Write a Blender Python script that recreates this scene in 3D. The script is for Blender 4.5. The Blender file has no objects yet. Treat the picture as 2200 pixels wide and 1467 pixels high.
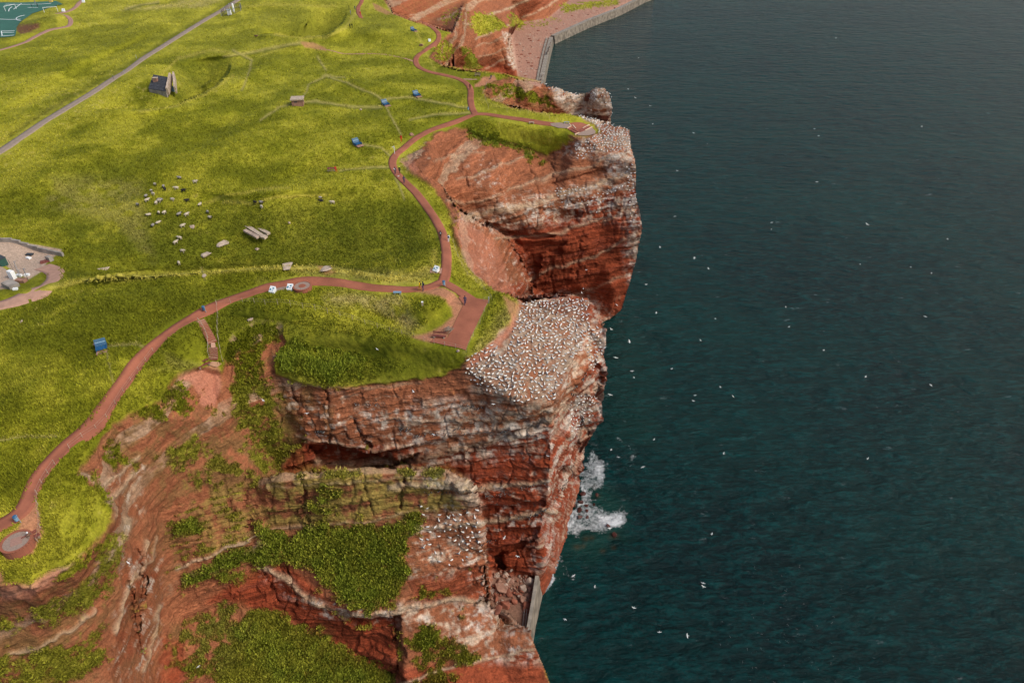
import bpy, bmesh, math, random
import numpy as np
from mathutils import Vector, Matrix
from mathutils.geometry import delaunay_2d_cdt

random.seed(7)
RNG = np.random.default_rng(11)
scene = bpy.context.scene
COL = scene.collection

# ---------------------------------------------------------------- camera, sky, sun, exposure
CAM_Z, PITCH, FPX, CX, CY = 105.0, math.radians(36.5), 1467.0, 1100.0, 733.5
cd = bpy.data.cameras.new('camera'); cam = bpy.data.objects.new('camera', cd); COL.objects.link(cam)
cd.sensor_width = 36.0; cd.lens = FPX / 2200.0 * 36.0
cd.clip_start = 0.5; cd.clip_end = 20000
cam.location = (0, 0, CAM_Z); cam.rotation_euler = (math.pi / 2 - PITCH, 0, 0)
scene.camera = cam

SUN_DIR = Vector((0.64, -0.24, 0.68)).normalized()      # towards the sun
elev = math.asin(SUN_DIR.z); azim = math.atan2(SUN_DIR.x, SUN_DIR.y)
w = bpy.data.worlds.new('World'); scene.world = w; w.use_nodes = True
wn = w.node_tree; wn.nodes.clear()
sky = wn.nodes.new('ShaderNodeTexSky'); sky.sky_type = 'NISHITA'; sky.sun_disc = False
sky.sun_elevation = elev; sky.sun_rotation = azim; sky.air_density = 1.0; sky.dust_density = 2.5; sky.ozone_density = 1.0
hs = wn.nodes.new('ShaderNodeHueSaturation'); hs.inputs['Saturation'].default_value = 0.95
bg = wn.nodes.new('ShaderNodeBackground'); bg.inputs['Strength'].default_value = 0.100
wo = wn.nodes.new('ShaderNodeOutputWorld')
wn.links.new(sky.outputs[0], hs.inputs['Color']); wn.links.new(hs.outputs[0], bg.inputs['Color']); wn.links.new(bg.outputs[0], wo.inputs['Surface'])
sl = bpy.data.lights.new('sun', 'SUN'); sl.energy = 1.65; sl.angle = math.radians(22); sl.color = (1.0, 0.95, 0.86)
so = bpy.data.objects.new('sun', sl); COL.objects.link(so); so.location = (120, -60, 200)
so.rotation_euler = SUN_DIR.to_track_quat('Z', 'Y').to_euler()
scene.view_settings.view_transform = 'Standard'; scene.view_settings.look = 'None'
scene.view_settings.exposure = 0.55; scene.view_settings.gamma = 1.0
scene.view_settings.use_curve_mapping = False
scene.cycles.max_bounces = 6; scene.cycles.diffuse_bounces = 2; scene.cycles.glossy_bounces = 2
scene.cycles.use_denoising = True

# ---------------------------------------------------------------- survey maths (photo bearing <-> metres)
SP, CP = math.sin(PITCH), math.cos(PITCH)
def rays(px, py):
    xc = (np.asarray(px, float) - CX) / FPX; yc = (CY - np.asarray(py, float)) / FPX
    return xc, CP + yc * SP, -SP + yc * CP
def at_z(px, py, z):
    dx, dy, dz = rays(px, py); d = (z - CAM_Z) / dz
    return Vector((float(dx * d), float(dy * d), float(z)))
def project(x, y, z):
    yc_ = y * CP - (z - CAM_Z) * SP; up = y * SP + (z - CAM_Z) * CP
    return CX + FPX * x / yc_, CY - FPX * up / yc_
def noise3(p, seed=0):
    """smooth value noise in [-1,1] at points p (N,3)"""
    i = np.floor(p).astype(np.int64); f = p - i; f = f * f * f * (f * (f * 6 - 15) + 10)
    def h(a, b, c):
        n = (a * 374761393 + b * 668265263 + c * 2147483647 + seed * 974634777) & 0xffffffff
        n = ((n ^ (n >> 13)) * 1274126177) & 0xffffffff
        n = (n ^ (n >> 16)) & 0xffff
        return n / 32767.5 - 1.0
    x, y, z = i[:, 0], i[:, 1], i[:, 2]; fx, fy, fz = f[:, 0], f[:, 1], f[:, 2]
    a = h(x, y, z) * (1 - fx) + h(x + 1, y, z) * fx
    b = h(x, y + 1, z) * (1 - fx) + h(x + 1, y + 1, z) * fx
    c = h(x, y, z + 1) * (1 - fx) + h(x + 1, y, z + 1) * fx
    d = h(x, y + 1, z + 1) * (1 - fx) + h(x + 1, y + 1, z + 1) * fx
    return (a * (1 - fy) + b * fy) * (1 - fz) + (c * (1 - fy) + d * fy) * fz
def fbm(p, o=4, seed=0, g=0.5):
    r = 0; a = 1.0; t = 0; q = p.copy()
    for k in range(o):
        r = r + a * noise3(q, seed + k * 17); t += a; a *= g; q = q * 2.03 + 11.7
    return r / t
def sstep(a, b, x):
    t = np.clip((x - a) / (b - a), 0, 1); return t * t * (3 - 2 * t)
def bedval(s, seed):
    """one constant value per bed, with a narrow transition between beds"""
    i = np.floor(s).astype(np.int64); f = s - i
    def h(a):
        n = (a * 668265263 + seed * 374761393) & 0xffffffff; n = ((n ^ (n >> 13)) * 1274126177) & 0xffffffff
        return ((n ^ (n >> 16)) & 0xffff) / 32767.5 - 1
    t = sstep(0.82, 1.0, f)
    return h(i) * (1 - t) + h(i + 1) * t
def poly_sdf(px, py, poly):
    """signed distance to a polygon (positive inside), pixel units of the survey photo"""
    P = np.array(poly, float); n = len(P); d = np.full(px.shape, 1e9); ins = np.zeros(px.shape, bool)
    for k in range(n):
        ax, ay = P[k]; bx, by = P[(k + 1) % n]; ex, ey = bx - ax, by - ay
        t = np.clip(((px - ax) * ex + (py - ay) * ey) / (ex * ex + ey * ey + 1e-9), 0, 1)
        d = np.minimum(d, (px - ax - t * ex) ** 2 + (py - ay - t * ey) ** 2)
        c = ((ay > py) != (by > py)) & (px < (bx - ax) * (py - ay) / (by - ay + 1e-12) + ax)
        ins ^= c
    d = np.sqrt(d); return np.where(ins, d, -d)
def poly_in(px, py, poly, soft=6, box=60):
    """soft 0..1 mask of a polygon"""
    P = np.array(poly, float); r = np.zeros(px.shape)
    m = (px > P[:, 0].min() - box) & (px < P[:, 0].max() + box) & (py > P[:, 1].min() - box) & (py < P[:, 1].max() + box)
    r[m] = sstep(-soft, soft, poly_sdf(px[m], py[m], poly)); return r
def line_dist(px, py, pts):
    P = np.array(pts, float); d = np.full(px.shape, 1e9)
    for k in range(len(P) - 1):
        ax, ay = P[k][:2]; bx, by = P[k + 1][:2]; ex, ey = bx - ax, by - ay
        t = np.clip(((px - ax) * ex + (py - ay) * ey) / (ex * ex + ey * ey + 1e-9), 0, 1)
        d = np.minimum(d, (px - ax - t * ex) ** 2 + (py - ay - t * ey) ** 2)
    return np.sqrt(d)

# ---------------------------------------------------------------- survey of the island: bearings and heights
LINES = [   # breaklines (x, y, height)
 # rim and brown slope round the third bay
 [(974,74,45),(934,100,45),(920,123,45),(947,140,45)],
 [(985,90,40),(1000,110,33),(1015,135,22),(1022,148,16)],
 [(1025,85,22),(1060,72,22),(1094,62,22)],
 [(1040,146,6),(1075,153,5),(1112,162,4)],
 [(1112,162,4),(1100,66,4),(1121,47,4),(1147,48,4),(1177,40,4),(1200,20,4),(1224,0,4),(1260,-60,4),(1320,-180,4)],
 [(900,-20,44),(1000,0,36),(1060,-10,31),(1100,0,26),(1165,0,14),(1200,-40,12)],
 [(860,-180,45),(960,-180,42),(1200,-180,24)],
 # second headland
 [(864,347,44),(884,333,44),(920,300,44),(947,283,44),(994,277,43),(1040,295,41),(1100,305,40),(1170,330,38),(1215,318,40),(1245,315,42),(1300,330,41.5),(1354,324,42)],
 [(1020,258,45),(1100,268,45),(1170,276,45),(1222,286,45),(1262,294,44.5)],
 # spur between the bays
 [(950,440,44),(985,462,44),(975,500,44),(990,540,44),(1010,580,44),(1040,610,44.3),(1060,624,44.5)],
 [(1045,540,36),(1060,560,34),(1080,600,28),(1098,630,22.5)],
 # first headland
 [(1060,735,43.5),(1000,790,41),(1060,825,39.5),(1110,855,38),(1180,872,36),(1215,780,39.3),(1258,700,41)],
 [(1258,700,41),(1220,830,36),(1190,920,30),(1185,1000,25),(1180,1080,19),(1162,1160,12),(1168,1200,8),(1160,1278,1)],
 [(470,650,45),(600,664,45),(720,688,45),(850,725,44.6),(1003,757,44)],
 [(545,712,43),(590,790,39),(640,822,38),(700,828,38),(830,820,38),(940,806,39),(1000,792,40.8)],
 [(610,860,34),(650,940,28),(665,955,27)],
 [(665,955,27),(760,968,26.5),(850,965,27),(930,948,28.2),(1060,935,29),(1185,930,29.5)],
 # west side of the bay and the lookout
 [(425,690,45),(440,740,43),(455,770,41.5),(430,790,41),(400,800,42),(370,815,42.5)],
 [(480,790,40),(500,870,36),(560,940,28),(595,990,22)],
 [(370,815,43),(290,885,43),(240,910,43),(200,960,43),(165,1022,43),(215,1052,42),(240,1112,40),(203,1165,41),(150,1208,42),(110,1222,42),(60,1256,42.5),(-130,1240,43)],
 [(330,905,41.5),(400,900,39),(480,900,35),(530,960,29),(552,1028,26.5)],
 # near ridge and slab
 [(600,1034,28.5),(700,1027,29.8),(850,1020,30.8),(960,1026,31.0),(996,1050,30.2),(1012,1080,27.6)],
 [(552,1062,25),(575,1132,20),(640,1140,20),(720,1132,22),(800,1118,23),(870,1106,24),(960,1095,25),(1026,1090,26)],
 [(875,1235,17.5),(960,1225,17.5),(1038,1212,17.5)],
 [(560,1178,17.5),(600,1205,16),(640,1245,14.5),(700,1285,14),(780,1318,14),(850,1308,14),(940,1300,13),(1000,1296,12.5),(1054,1300,12)],
 [(395,1330,9.5),(470,1300,10),(520,1302,10),(600,1312,9),(700,1372,6),(770,1402,4.5),(850,1446,3),(856,1600,1)],
 [(340,1060,31),(350,1100,27),(348,1200,21),(350,1300,14),(385,1380,9),(395,1467,5),(400,1600,3)],
 [(300,1020,36),(275,1100,33.5),(270,1150,32),(290,1205,29),(270,1300,26),(252,1400,22),(240,1467,19),(220,1600,15)],
 [(400,1238,16),(470,1212,17),(560,1168,18.5)],
 [(378,1215,17.8),(470,1185,18.8),(562,1148,20)],
 [(350,1395,9),(352,1467,6.5),(345,1600,4)],
 [(-130,1400,30),(0,1405,30),(100,1355,31),(190,1310,30),(230,1250,31)],
 [(-130,1480,24),(0,1475,24.5),(100,1467,23)],
 [(860,1320,13),(870,1400,9),(880,1467,6),(900,1600,3)],
 [(1000,1400,8.5),(1100,1467,5.5),(1150,1600,2)],
 # cove
 [(1052,1292,3),(1150,1255,3)],[(1060,1225,3.5),(1155,1245,3)],[(1090,1340,3),(1137,1352,3)],
 [(1075,1215,5),(1120,1225,5),(1155,1240,4)],
]
POINTS = [(x, y, 45) for x in (-130, 60, 250, 450, 650) for y in (-180, -80, 60, 180, 300, 420)]
POINTS += [(800,-80,45),(800,60,45),(860,100,45),(800,180,45),(900,200,45),(980,200,45),(800,300,45),(820,380,45),(880,470,45),(900,540,45),
 (940,560,45),(960,600,45),(1020,640,44.8),(1045,645,44.6),(1060,680,44.4),(860,660,45),(760,640,45),(640,640,45),(500,620,45),(300,620,45),(100,640,45),(-130,660,45),
 (300,750,45),(150,750,45),(-130,800,45),(200,850,45),(100,900,45),(30,1000,45),(-130,1000,45),(40,1150,44.5),(-130,1150,44.5),(330,780,44.5),(260,860,44.5),
 (170,960,44.5),(110,1040,44.5),(110,1150,43.5),(1020,166,45),(1060,190,44.6),(1010,240,45),(955,250,45),(930,350,45),(905,380,44.3),
 (300,560,41.7),(400,563,39.9),(500,560,39.4),(620,558,39.5),(720,558,40.4),(500,500,41.3),(700,500,41.5),(600,520,40.5),(380,510,42.3),(850,520,43.2),(250,520,43.6),(800,560,42.2),(200,560,44),
 (300,440,44.6),(450,432,44.6),(560,428,45.8),(690,414,45.8),(800,420,45.4),(870,440,45),(925,500,45),(620,450,44.0),(920,560,45),(890,585,45.2),(300,400,45.3),(150,480,45),
 (430,188,39.6),(455,172,39.8),(400,202,42.0),(372,208,44.4),(368,160,45),(385,130,45.6),(420,112,45.8),(470,106,45.8),(505,122,45.4),(300,226,42.4),(250,228,43.4),(200,225,44.8),(300,195,45.2),(340,205,44.8),(319,193,45.3),(345,180,45.4),(330,160,46),(358,198,45),
 (660,64,39.4),(700,56,39.2),(620,66,41.5),(560,22,45.6),(620,14,45.8),(690,13,45.8),(735,18,45.6),(570,50,44.6),
(60,480,45),(1100,700,44),(1150,680,43.3),(1200,690,42.5),(1240,665,42),(1120,770,41.5),(1180,740,41.4),
 (1090,110,14),(1060,110,14),(1150,120,4),(1240,40,4),(1330,-20,4),(1450,-100,4),(1450,-180,4),
 (1130,200,42.8),(1200,215,39.5),(1280,215,39.5),(1290,240,36),(1200,235,36.5),
 (1320,300,43.3),(1290,280,44),(1100,400,35.5),(1200,420,33),(1300,430,32.6),(1100,460,31),(1200,520,22.5),(1300,560,17),(1040,400,37.5),(960,350,41),(980,400,38),
 (1320,640,7),(1240,600,11.5),(720,900,32),(900,890,33),(1060,900,32.5),(1080,1000,22.3),(1100,1100,15.5),(1110,1180,9.5),
 (1240,900,26),(1230,1000,17),(1200,1100,10),(950,1150,21.5),(700,1080,25.5),(760,1210,17.5),(460,1110,22.5),(420,1000,31),(1110,1290,3),
 (550,1420,5),(650,1467,3.5),(600,1600,1.5),(310,1400,13),(310,1500,11),(1060,1360,9.3),(950,1380,9.5),(100,1300,36),(0,1300,37)]
# outlines: a nearer edge and, on its far side, what shows behind it.  (x, y, near height, height behind)
SIL = [
 ([(822,-10,45,44),(843,30,45,40),(880,45,45,36),(915,52,45,34),(950,64,45,36),(968,72,45,42)], -1),
 ([(950,141,45,38),(975,147,45,26),(1000,151,45,20),(1030,155,44.8,10),(1080,160,44,4),(1110,170,44,4),(1160,177,43,4)], -1),
 ([(1048,213,45,43.5),(1060,221,45,42),(1110,228,45,39),(1150,243,45,36),(1200,250,45,34),(1245,250,44.5,33),(1290,262,44,32),(1312,268,43.6,30)], -1),
 ([(934,391,44.3,42),(952,402,44.2,39),(977,443,43.5,34),(1010,463,42,31),(1047,490,38,28),(1084,507,34,25),(1117,550,27,18.5),(1137,590,20,13),(1142,620,15,8.5)], -1),
 ([(1064,628,44.5,42),(1075,631,44.3,32),(1098,636,44.1,22.5),(1128,641,43.6,14),(1143,640,43.5,7),(1180,637,43.1,5),(1220,635,42.6,4.5),(1262,642,42,4),(1270,655,41.6,3),(1271,682,41.3,1.5),(1293,690,41.2,0.3)], -1),
 ([(556,1030,26.5,25.5),(600,1020,29,22),(700,1012,30,21),(850,1005,31,21.5),(960,1010,31.3,20.8),(1000,1033,31,19.3),(1014,1045,30.5,18),(1028,1072,28,16),(1035,1120,24.5,12.8),(1045,1200,18,6.5),(1042,1220,16.5,4.6),(1052,1290,11,3)], -1),
 ([(1058,1303,12,3),(1090,1318,11.6,3),(1138,1362,10,3)], -1),
 # hollows of the meadow: ravine by the hut, far crater, bowl behind the crest, small pit
 ([(190,240,45,44.7),(250,241,45,43.2),(310,238,45,42.8),(350,232,45,43.4),(380,224,45,43.8),(410,213,45,40.5),(440,202,45,39.6),(465,187,45,39.9),(485,165,45,42),(497,140,45,44.3)], -1),
 ([(560,76,45,44.6),(600,80,45,42),(650,82,45.2,39.6),(690,78,45.3,39),(715,68,45.3,39.4),(735,50,45,41.5),(748,32,45,44.3)], -1),
 ([(170,600,46,45.2),(250,592,46.3,42.5),(350,587,46.5,40.7),(450,582,46.5,39.6),(560,578,46.5,39.4),(650,577,46.3,40),(720,579,46,41),(800,592,45.6,43),(850,598,45.3,44.6)], -1),
]
SEA_EDGE = [(1380,-5,4),(1262,46,4),(1187,80,4),(1162,177,4),(1165,180,43),(1195,188,42),(1215,197,41),(1240,203,40),(1262,200,40),(1280,190,42),(1300,192,42),(1310,205,41),
 (1316,232,37.5),(1312,260,33),(1312,270,43.6),(1330,272,43.4),(1353,280,43),(1354,300,42.6),(1357,317,42),(1361,331,41.5),(1366,353,41),(1367,390,37.5),(1366,420,34.5),(1374,450,31),(1380,490,26.5),(1372,530,21),(1367,560,17),
 (1350,620,9),(1335,665,2.2),(1310,686,0),(1296,691,0),(1297,702,41),(1304,705,41.3),(1302,740,39),(1297,762,37.2),(1306,789,35),(1301,820,33),(1294,863,28.5),(1296,905,24),(1282,917,22.5),(1267,947,18),(1254,979,12.5),(1249,1003,7),
 (1244,1030,0),(1241,1060,0),(1224,1104,0),(1217,1144,0),(1201,1190,0),(1191,1227,0),(1165,1279,0),(1155,1250,3),(1137,1354,3),(1142,1366,10),(1152,1392,9.5),(1165,1420,8),(1182,1467,6),(1225,1600,1)]
LAND = [(-140,-190)] + [(1150,-190), (1250,-110), (1330,-45), (1400,-16)] + [(a, b) for a, b, c in SEA_EDGE] + [(-140,1600)]

# bumps and hollows of the plateau: (x, y, rx, ry, tilt deg, metres)
BUMPS = [(850,470,60,60,0,-1.0),(150,606,170,12,-10,1.8),
 (260,640,120,24,0,1.0),(560,28,60,12,0,-1.5),(640,96,34,9,0,3.2),(700,108,26,10,0,1.8),
 (470,118,90,8,-8,1.6),(520,168,60,16,-30,1.4),(330,238,120,8,-6,1.5),(800,64,55,16,0,3.2),(860,80,50,20,10,1.6),(720,70,26,12,-30,2.0),(760,45,20,10,-30,1.5),(80,48,44,16,-6,6.0),(118,34,26,9,-6,3),(125,12,55,7,-10,3.0),(40,80,30,6,-15,1.6),
 (600,410,90,10,-4,1.1),(700,422,60,12,-2,-1.2),(460,430,60,14,8,-1.6),(380,340,90,26,-15,1.4),(180,330,120,30,-20,1.8),(60,400,90,26,-10,1.6),(560,300,110,34,-25,1.2),(760,300,100,26,-10,1.0),(650,370,80,16,-20,-1.2),
 (230,420,70,26,-25,-1.2),(120,540,70,20,10,-1.5),(760,180,80,16,10,1.0),(580,230,90,20,-20,1.0),(480,270,80,16,-30,-1.2),(920,655,32,20,0,1.7),(840,690,70,22,12,-1.6),(860,220,60,12,10,-0.8),
 (150,140,120,12,-24,1.2),(90,210,110,12,-24,-1.2),(400,40,120,10,-24,0.8),(300,90,120,8,-26,-1.0),(120,700,110,26,-16,1.0),(160,780,70,30,-30,-1.2),(60,840,70,34,-20,1.0),(330,700,60,22,-30,-0.8),(60,960,40,50,-30,-0.8),
 (560,690,90,14,4,-1.0),(400,745,24,30,20,0.6),(130,1100,30,60,10,1.0),(240,600,90,10,-10,-1.2),(720,755,120,20,6,-1.0),(60,560,70,24,8,-1.4),(1000,660,26,50,20,-0.0)]
# cuts into the rock: polygon, metres pushed back from the viewer's side
CUTS = [([(664,958),(740,966),(850,985),(900,975),(880,1000),(800,1008),(690,1000)],4.0),([(1062,1194),(1072,1184),(1082,1188),(1083,1222),(1070,1216)],3.2),
 ([(1040,478),(1100,500),(1190,505),(1190,512),(1100,512),(1060,500)],2.0),([(1085,500),(1120,520),(1215,520),(1200,545),(1130,545)],1.5),
 ([(1000,958),(1170,900),(1172,912),(1010,968)],1.2),([(1165,450),(1250,455),(1240,475),(1170,480)],1.2),([(1180,395),(1300,360),(1300,370),(1190,405)],1.0),
 ([(700,1300),(760,1325),(850,1330),(850,1345),(760,1345)],1.5),([(1040,1185),(1100,1170),(1150,1150),(1150,1160),(1060,1200)],1.5),([(1280,780),(1298,800),(1290,860),(1270,860)],1.4),
 ([(1195,1010),(1215,960),(1220,985),(1205,1040)],1.2),([(1130,545),(1160,535),(1150,620),(1128,600)],1.6),([(1030,1090),(1170,1075),(1165,1085),(1035,1104)],1.0),([(1040,1150),(1160,1135),(1150,1146),(1040,1164)],1.0),
 ([(620,885),(660,935),(640,960),(600,960)],1.5),([(846,1320),(858,1320),(864,1450),(852,1450)],1.6)]
CRACKS = [[(700,832),(712,900),(706,950)],[(630,830),(645,890)],[(760,900),(790,960)],[(1140,360),(1160,430),(1150,500)],[(1060,330),(1075,390),(1060,460)],[(1185,330),(1195,400)],[(980,330),(1010,400)],[(1015,590),(1060,620)],
 [(1250,520),(1240,600)],[(1180,550),(1190,630)],[(960,1020),(940,1080)],[(780,1020),(800,1100)],[(650,1030),(660,1120)],[(870,1015),(860,1090)],[(1080,95),(1085,150)],[(860,10),(870,40)],
 [(1250,900),(1235,1010)],[(1230,1020),(1205,1150)],[(560,1215),(600,1290)],[(620,1215),(640,1300)],[(300,1180),(310,1300)],[(280,1250),(300,1400)]]

ROCKS = [
 [(1085,634),(1110,636),(1270,630),(1330,690),(1330,1000),(1260,1300),(1150,1380),(1240,1620),(-150,1620),(-150,1252),(0,1250),(60,1262),(110,1228),(150,1215),(205,1172),(240,1117),(216,1057),(166,1028),(200,967),(240,912),(290,888),(340,862),(372,818),
  (400,803),(425,792),(470,800),(484,770),(505,722),(548,700),(606,705),(612,740),(600,770),(590,800),(640,822),(700,832),(830,824),(940,810),(985,792),(1000,768),(1040,752),(1078,712),(1110,680),(1108,645)],
 [(862,350),(884,333),(920,299),(947,282),(1000,276),(1045,300),(1100,307),(1170,332),(1215,315),(1232,300),(1222,290),(1262,296),(1284,287),(1277,268),(1255,260),(1238,248),(1310,250),(1380,270),(1420,500),(1350,720),(1150,655),(1085,634),(1062,626),(1035,603),(1006,573),(988,535),(972,500),(972,470),(955,440),(936,412),(900,385),(880,370)],
 [(1084,168),(1050,180),(1037,193),(1045,212),(1100,232),(1150,244),(1240,252),(1330,265),(1330,175),(1200,178),(1130,170)],
 [(815,-200),(824,0),(842,30),(880,45),(930,60),(968,71),(938,98),(922,124),(947,140),(1000,150),(1080,159),(1170,176),(1190,84),(1390,-8),(1560,-100),(1560,-200)],
]
STEP = 2.0
X0, X1, Y0, Y1 = -130.0, 1470.0, -170.0, 1590.0
nx = int((X1 - X0) / STEP) + 1; ny = int((Y1 - Y0) / STEP) + 1
gx = X0 + STEP * np.arange(nx); gy = Y0 + STEP * np.arange(ny)
PX, PY = np.meshgrid(gx, gy)

def build_depth():
    pts = []; zs = []; edges = []
    def add(x, y, z): pts.append((x, y)); zs.append(z); return len(pts) - 1
    def addline(L):
        p = None
        for x, y, z in L:
            i = add(x, y, z)
            if p is not None: edges.append((p, i))
            p = i
    for L in LINES: addline(L)
    for p in POINTS: add(*p)
    def offset(L, d):
        out = []
        for k in range(len(L)):
            a = L[max(k - 1, 0)]; b = L[min(k + 1, len(L) - 1)]
            tx, ty = b[0] - a[0], b[1] - a[1]; n = math.hypot(tx, ty) or 1
            out.append((L[k][0] + ty / n * d, L[k][1] - tx / n * d))
        return out
    for L, s in SIL:
        addline([(x, y, zf) for x, y, zf, zr in L])
        o = offset(L, 2.2)
        addline([(o[k][0], o[k][1], L[k][3]) for k in range(len(L))])
    addline(SEA_EDGE)
    o = offset(SEA_EDGE, -7 if False else 7)
    # samples just outside the shoreline carry the same height, so the edge stays put
    for k, (x, y) in enumerate(o):
        if poly_sdf(np.array([x]), np.array([y]), LAND)[0] < -2: add(x, y, SEA_EDGE[k][2])
    for x, y, z in [(-400,-400,45),(-400,1900,20),(1900,-400,4),(1900,1900,0),(700,-400,45),(700,1900,2),(-400,700,45)]: add(x, y, z)
    P = np.array(pts, float); Z = np.array(zs, float)
    dx, dy, dz = rays(P[:, 0], P[:, 1]); disp = dz / (Z - CAM_Z)
    res = delaunay_2d_cdt([Vector(p) for p in pts], edges, [], 0, 0.05, True)
    V, E, F, OV = res[0], res[1], res[2], res[3]
    vd = np.zeros(len(V))
    vp = np.array([(v.x, v.y) for v in V])
    for i, ov in enumerate(OV):
        if ov: vd[i] = np.mean(disp[list(ov)])
        else:
            # crossing of two breaklines: nearest surveyed points decide
            d = np.hypot(P[:, 0] - vp[i, 0], P[:, 1] - vp[i, 1]); j = np.argsort(d)[:2]; ww = 1 / (d[j] + .1); vd[i] = (disp[j] * ww).sum() / ww.sum()
    D = np.full((ny, nx), np.nan)
    for f in F:
        a, b, c = f[:3]
        (x1, y1), (x2, y2), (x3, y3) = vp[a], vp[b], vp[c]
        i0 = max(int(math.floor((min(x1, x2, x3) - X0) / STEP)), 0); i1 = min(int(math.ceil((max(x1, x2, x3) - X0) / STEP)), nx - 1)
        j0 = max(int(math.floor((min(y1, y2, y3) - Y0) / STEP)), 0); j1 = min(int(math.ceil((max(y1, y2, y3) - Y0) / STEP)), ny - 1)
        if i1 < i0 or j1 < j0: continue
        X = PX[j0:j1 + 1, i0:i1 + 1]; Y = PY[j0:j1 + 1, i0:i1 + 1]
        den = (y2 - y3) * (x1 - x3) + (x3 - x2) * (y1 - y3)
        if abs(den) < 1e-9: continue
        l1 = ((y2 - y3) * (X - x3) + (x3 - x2) * (Y - y3)) / den
        l2 = ((y3 - y1) * (X - x3) + (x1 - x3) * (Y - y3)) / den
        l3 = 1 - l1 - l2; m = (l1 > -1e-6) & (l2 > -1e-6) & (l3 > -1e-6)
        sub = D[j0:j1 + 1, i0:i1 + 1]; v = l1 * vd[a] + l2 * vd[b] + l3 * vd[c]
        sub[m] = v[m]
    return D
D = build_depth()
sdf = poly_sdf(PX, PY, LAND)
valid = (sdf > -0.5) & np.isfinite(D)
D = np.where(np.isfinite(D), D, 0.01)
# edge-preserving smoothing of the survey facets
def smooth(D, it, thr):
    for _ in range(it):
        acc = D.copy(); wt = np.ones_like(D)
        for dj, di in ((0, 1), (0, -1), (1, 0), (-1, 0)):
            S = np.roll(D, (dj, di), (0, 1)); ok = (np.abs(S - D) < thr * D) & np.roll(valid, (dj, di), (0, 1))
            acc += np.where(ok, S, 0); wt += ok
        D = acc / wt
    return D
Dc = smooth(D, 6, 0.012)
dxg, dyg, dzg = rays(PX, PY)
zc = CAM_Z + dzg / Dc
flat = 1 - np.clip(sum(poly_in(PX, PY, R_, 12) for R_ in ROCKS), 0, 1)
Dg = smooth(D, 130, 0.012)
D = Dc * (1 - flat) + Dg * flat
# plateau relief
b = np.zeros_like(D)
for x, y, rx, ry, tl, h in BUMPS:
    c, s = math.cos(math.radians(tl)), math.sin(math.radians(tl))
    u = ((PX - x) * c + (PY - y) * s) / rx; v = (-(PX - x) * s + (PY - y) * c) / ry
    q0 = at_z(x, y, 45); tn = 60 / q0.y; span = abs(at_z(x, y - ry * .5, 45).y - at_z(x, y + ry * .5, 45).y)   # no slope steeper than the eye can see down
    h = math.copysign(min(abs(h), .85 * span * tn), h)
    b += h * np.exp(-(u * u + v * v) * 0.9)
z = CAM_Z + dzg / D + b * flat
D = dzg / (z - CAM_Z)
depth = 1 / D
# cuts and cracks
push = np.zeros_like(D)
wob = 4 * noise3(np.stack([PX.ravel() / 14, PY.ravel() / 9, np.zeros(PX.size)], 1), 5).reshape(PX.shape)
for poly, m in CUTS: push = np.maximum(push, m * poly_in(PX + wob, PY + wob * .6, poly, 4))
for L in CRACKS:
    dd = line_dist(PX + wob * 1.3, PY, L); push = np.maximum(push, (1.0 if L[0][1] > 700 else .45) * np.exp(-(dd / 2.4) ** 2))
for k in range(9):
    L = [(352, 1092 + 17 * k), (450, 1070 + 15.5 * k), (562, 1046 + 13.5 * k)]; push = np.maximum(push, .22 * np.exp(-(line_dist(PX, PY + wob * .8, L) / 1.7) ** 2))
for k in range(7):
    L = [(560, 1050 + 10 * k), (700, 1036 + 12 * k), (860, 1024 + 11 * k), (1000, 1044 + 8 * k)]; push = np.maximum(push, .12 * np.exp(-(line_dist(PX, PY + wob * 1.2, L) / 1.7) ** 2))
depth = depth + push
POS = np.stack([dxg * depth, dyg * depth, CAM_Z + dzg * depth], -1)
def grid_normals(P):
    a = np.roll(P, -1, 1) - np.roll(P, 1, 1); bb = np.roll(P, -1, 0) - np.roll(P, 1, 0)
    n = np.cross(bb, a); n /= np.linalg.norm(n, axis=-1, keepdims=True) + 1e-9
    return n
NRM = grid_normals(POS)
# ---- fields in metres
Q = POS.reshape(-1, 3)
warp = fbm(Q / 16.0, 3, 3) * 1.0 + fbm(Q / 3.0, 2, 9) * 0.18
S = Q[:, 2] - 0.23 * Q[:, 0] + 0.02 * Q[:, 1] + warp            # height within the bedding
S2 = S.reshape(PX.shape)

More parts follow.
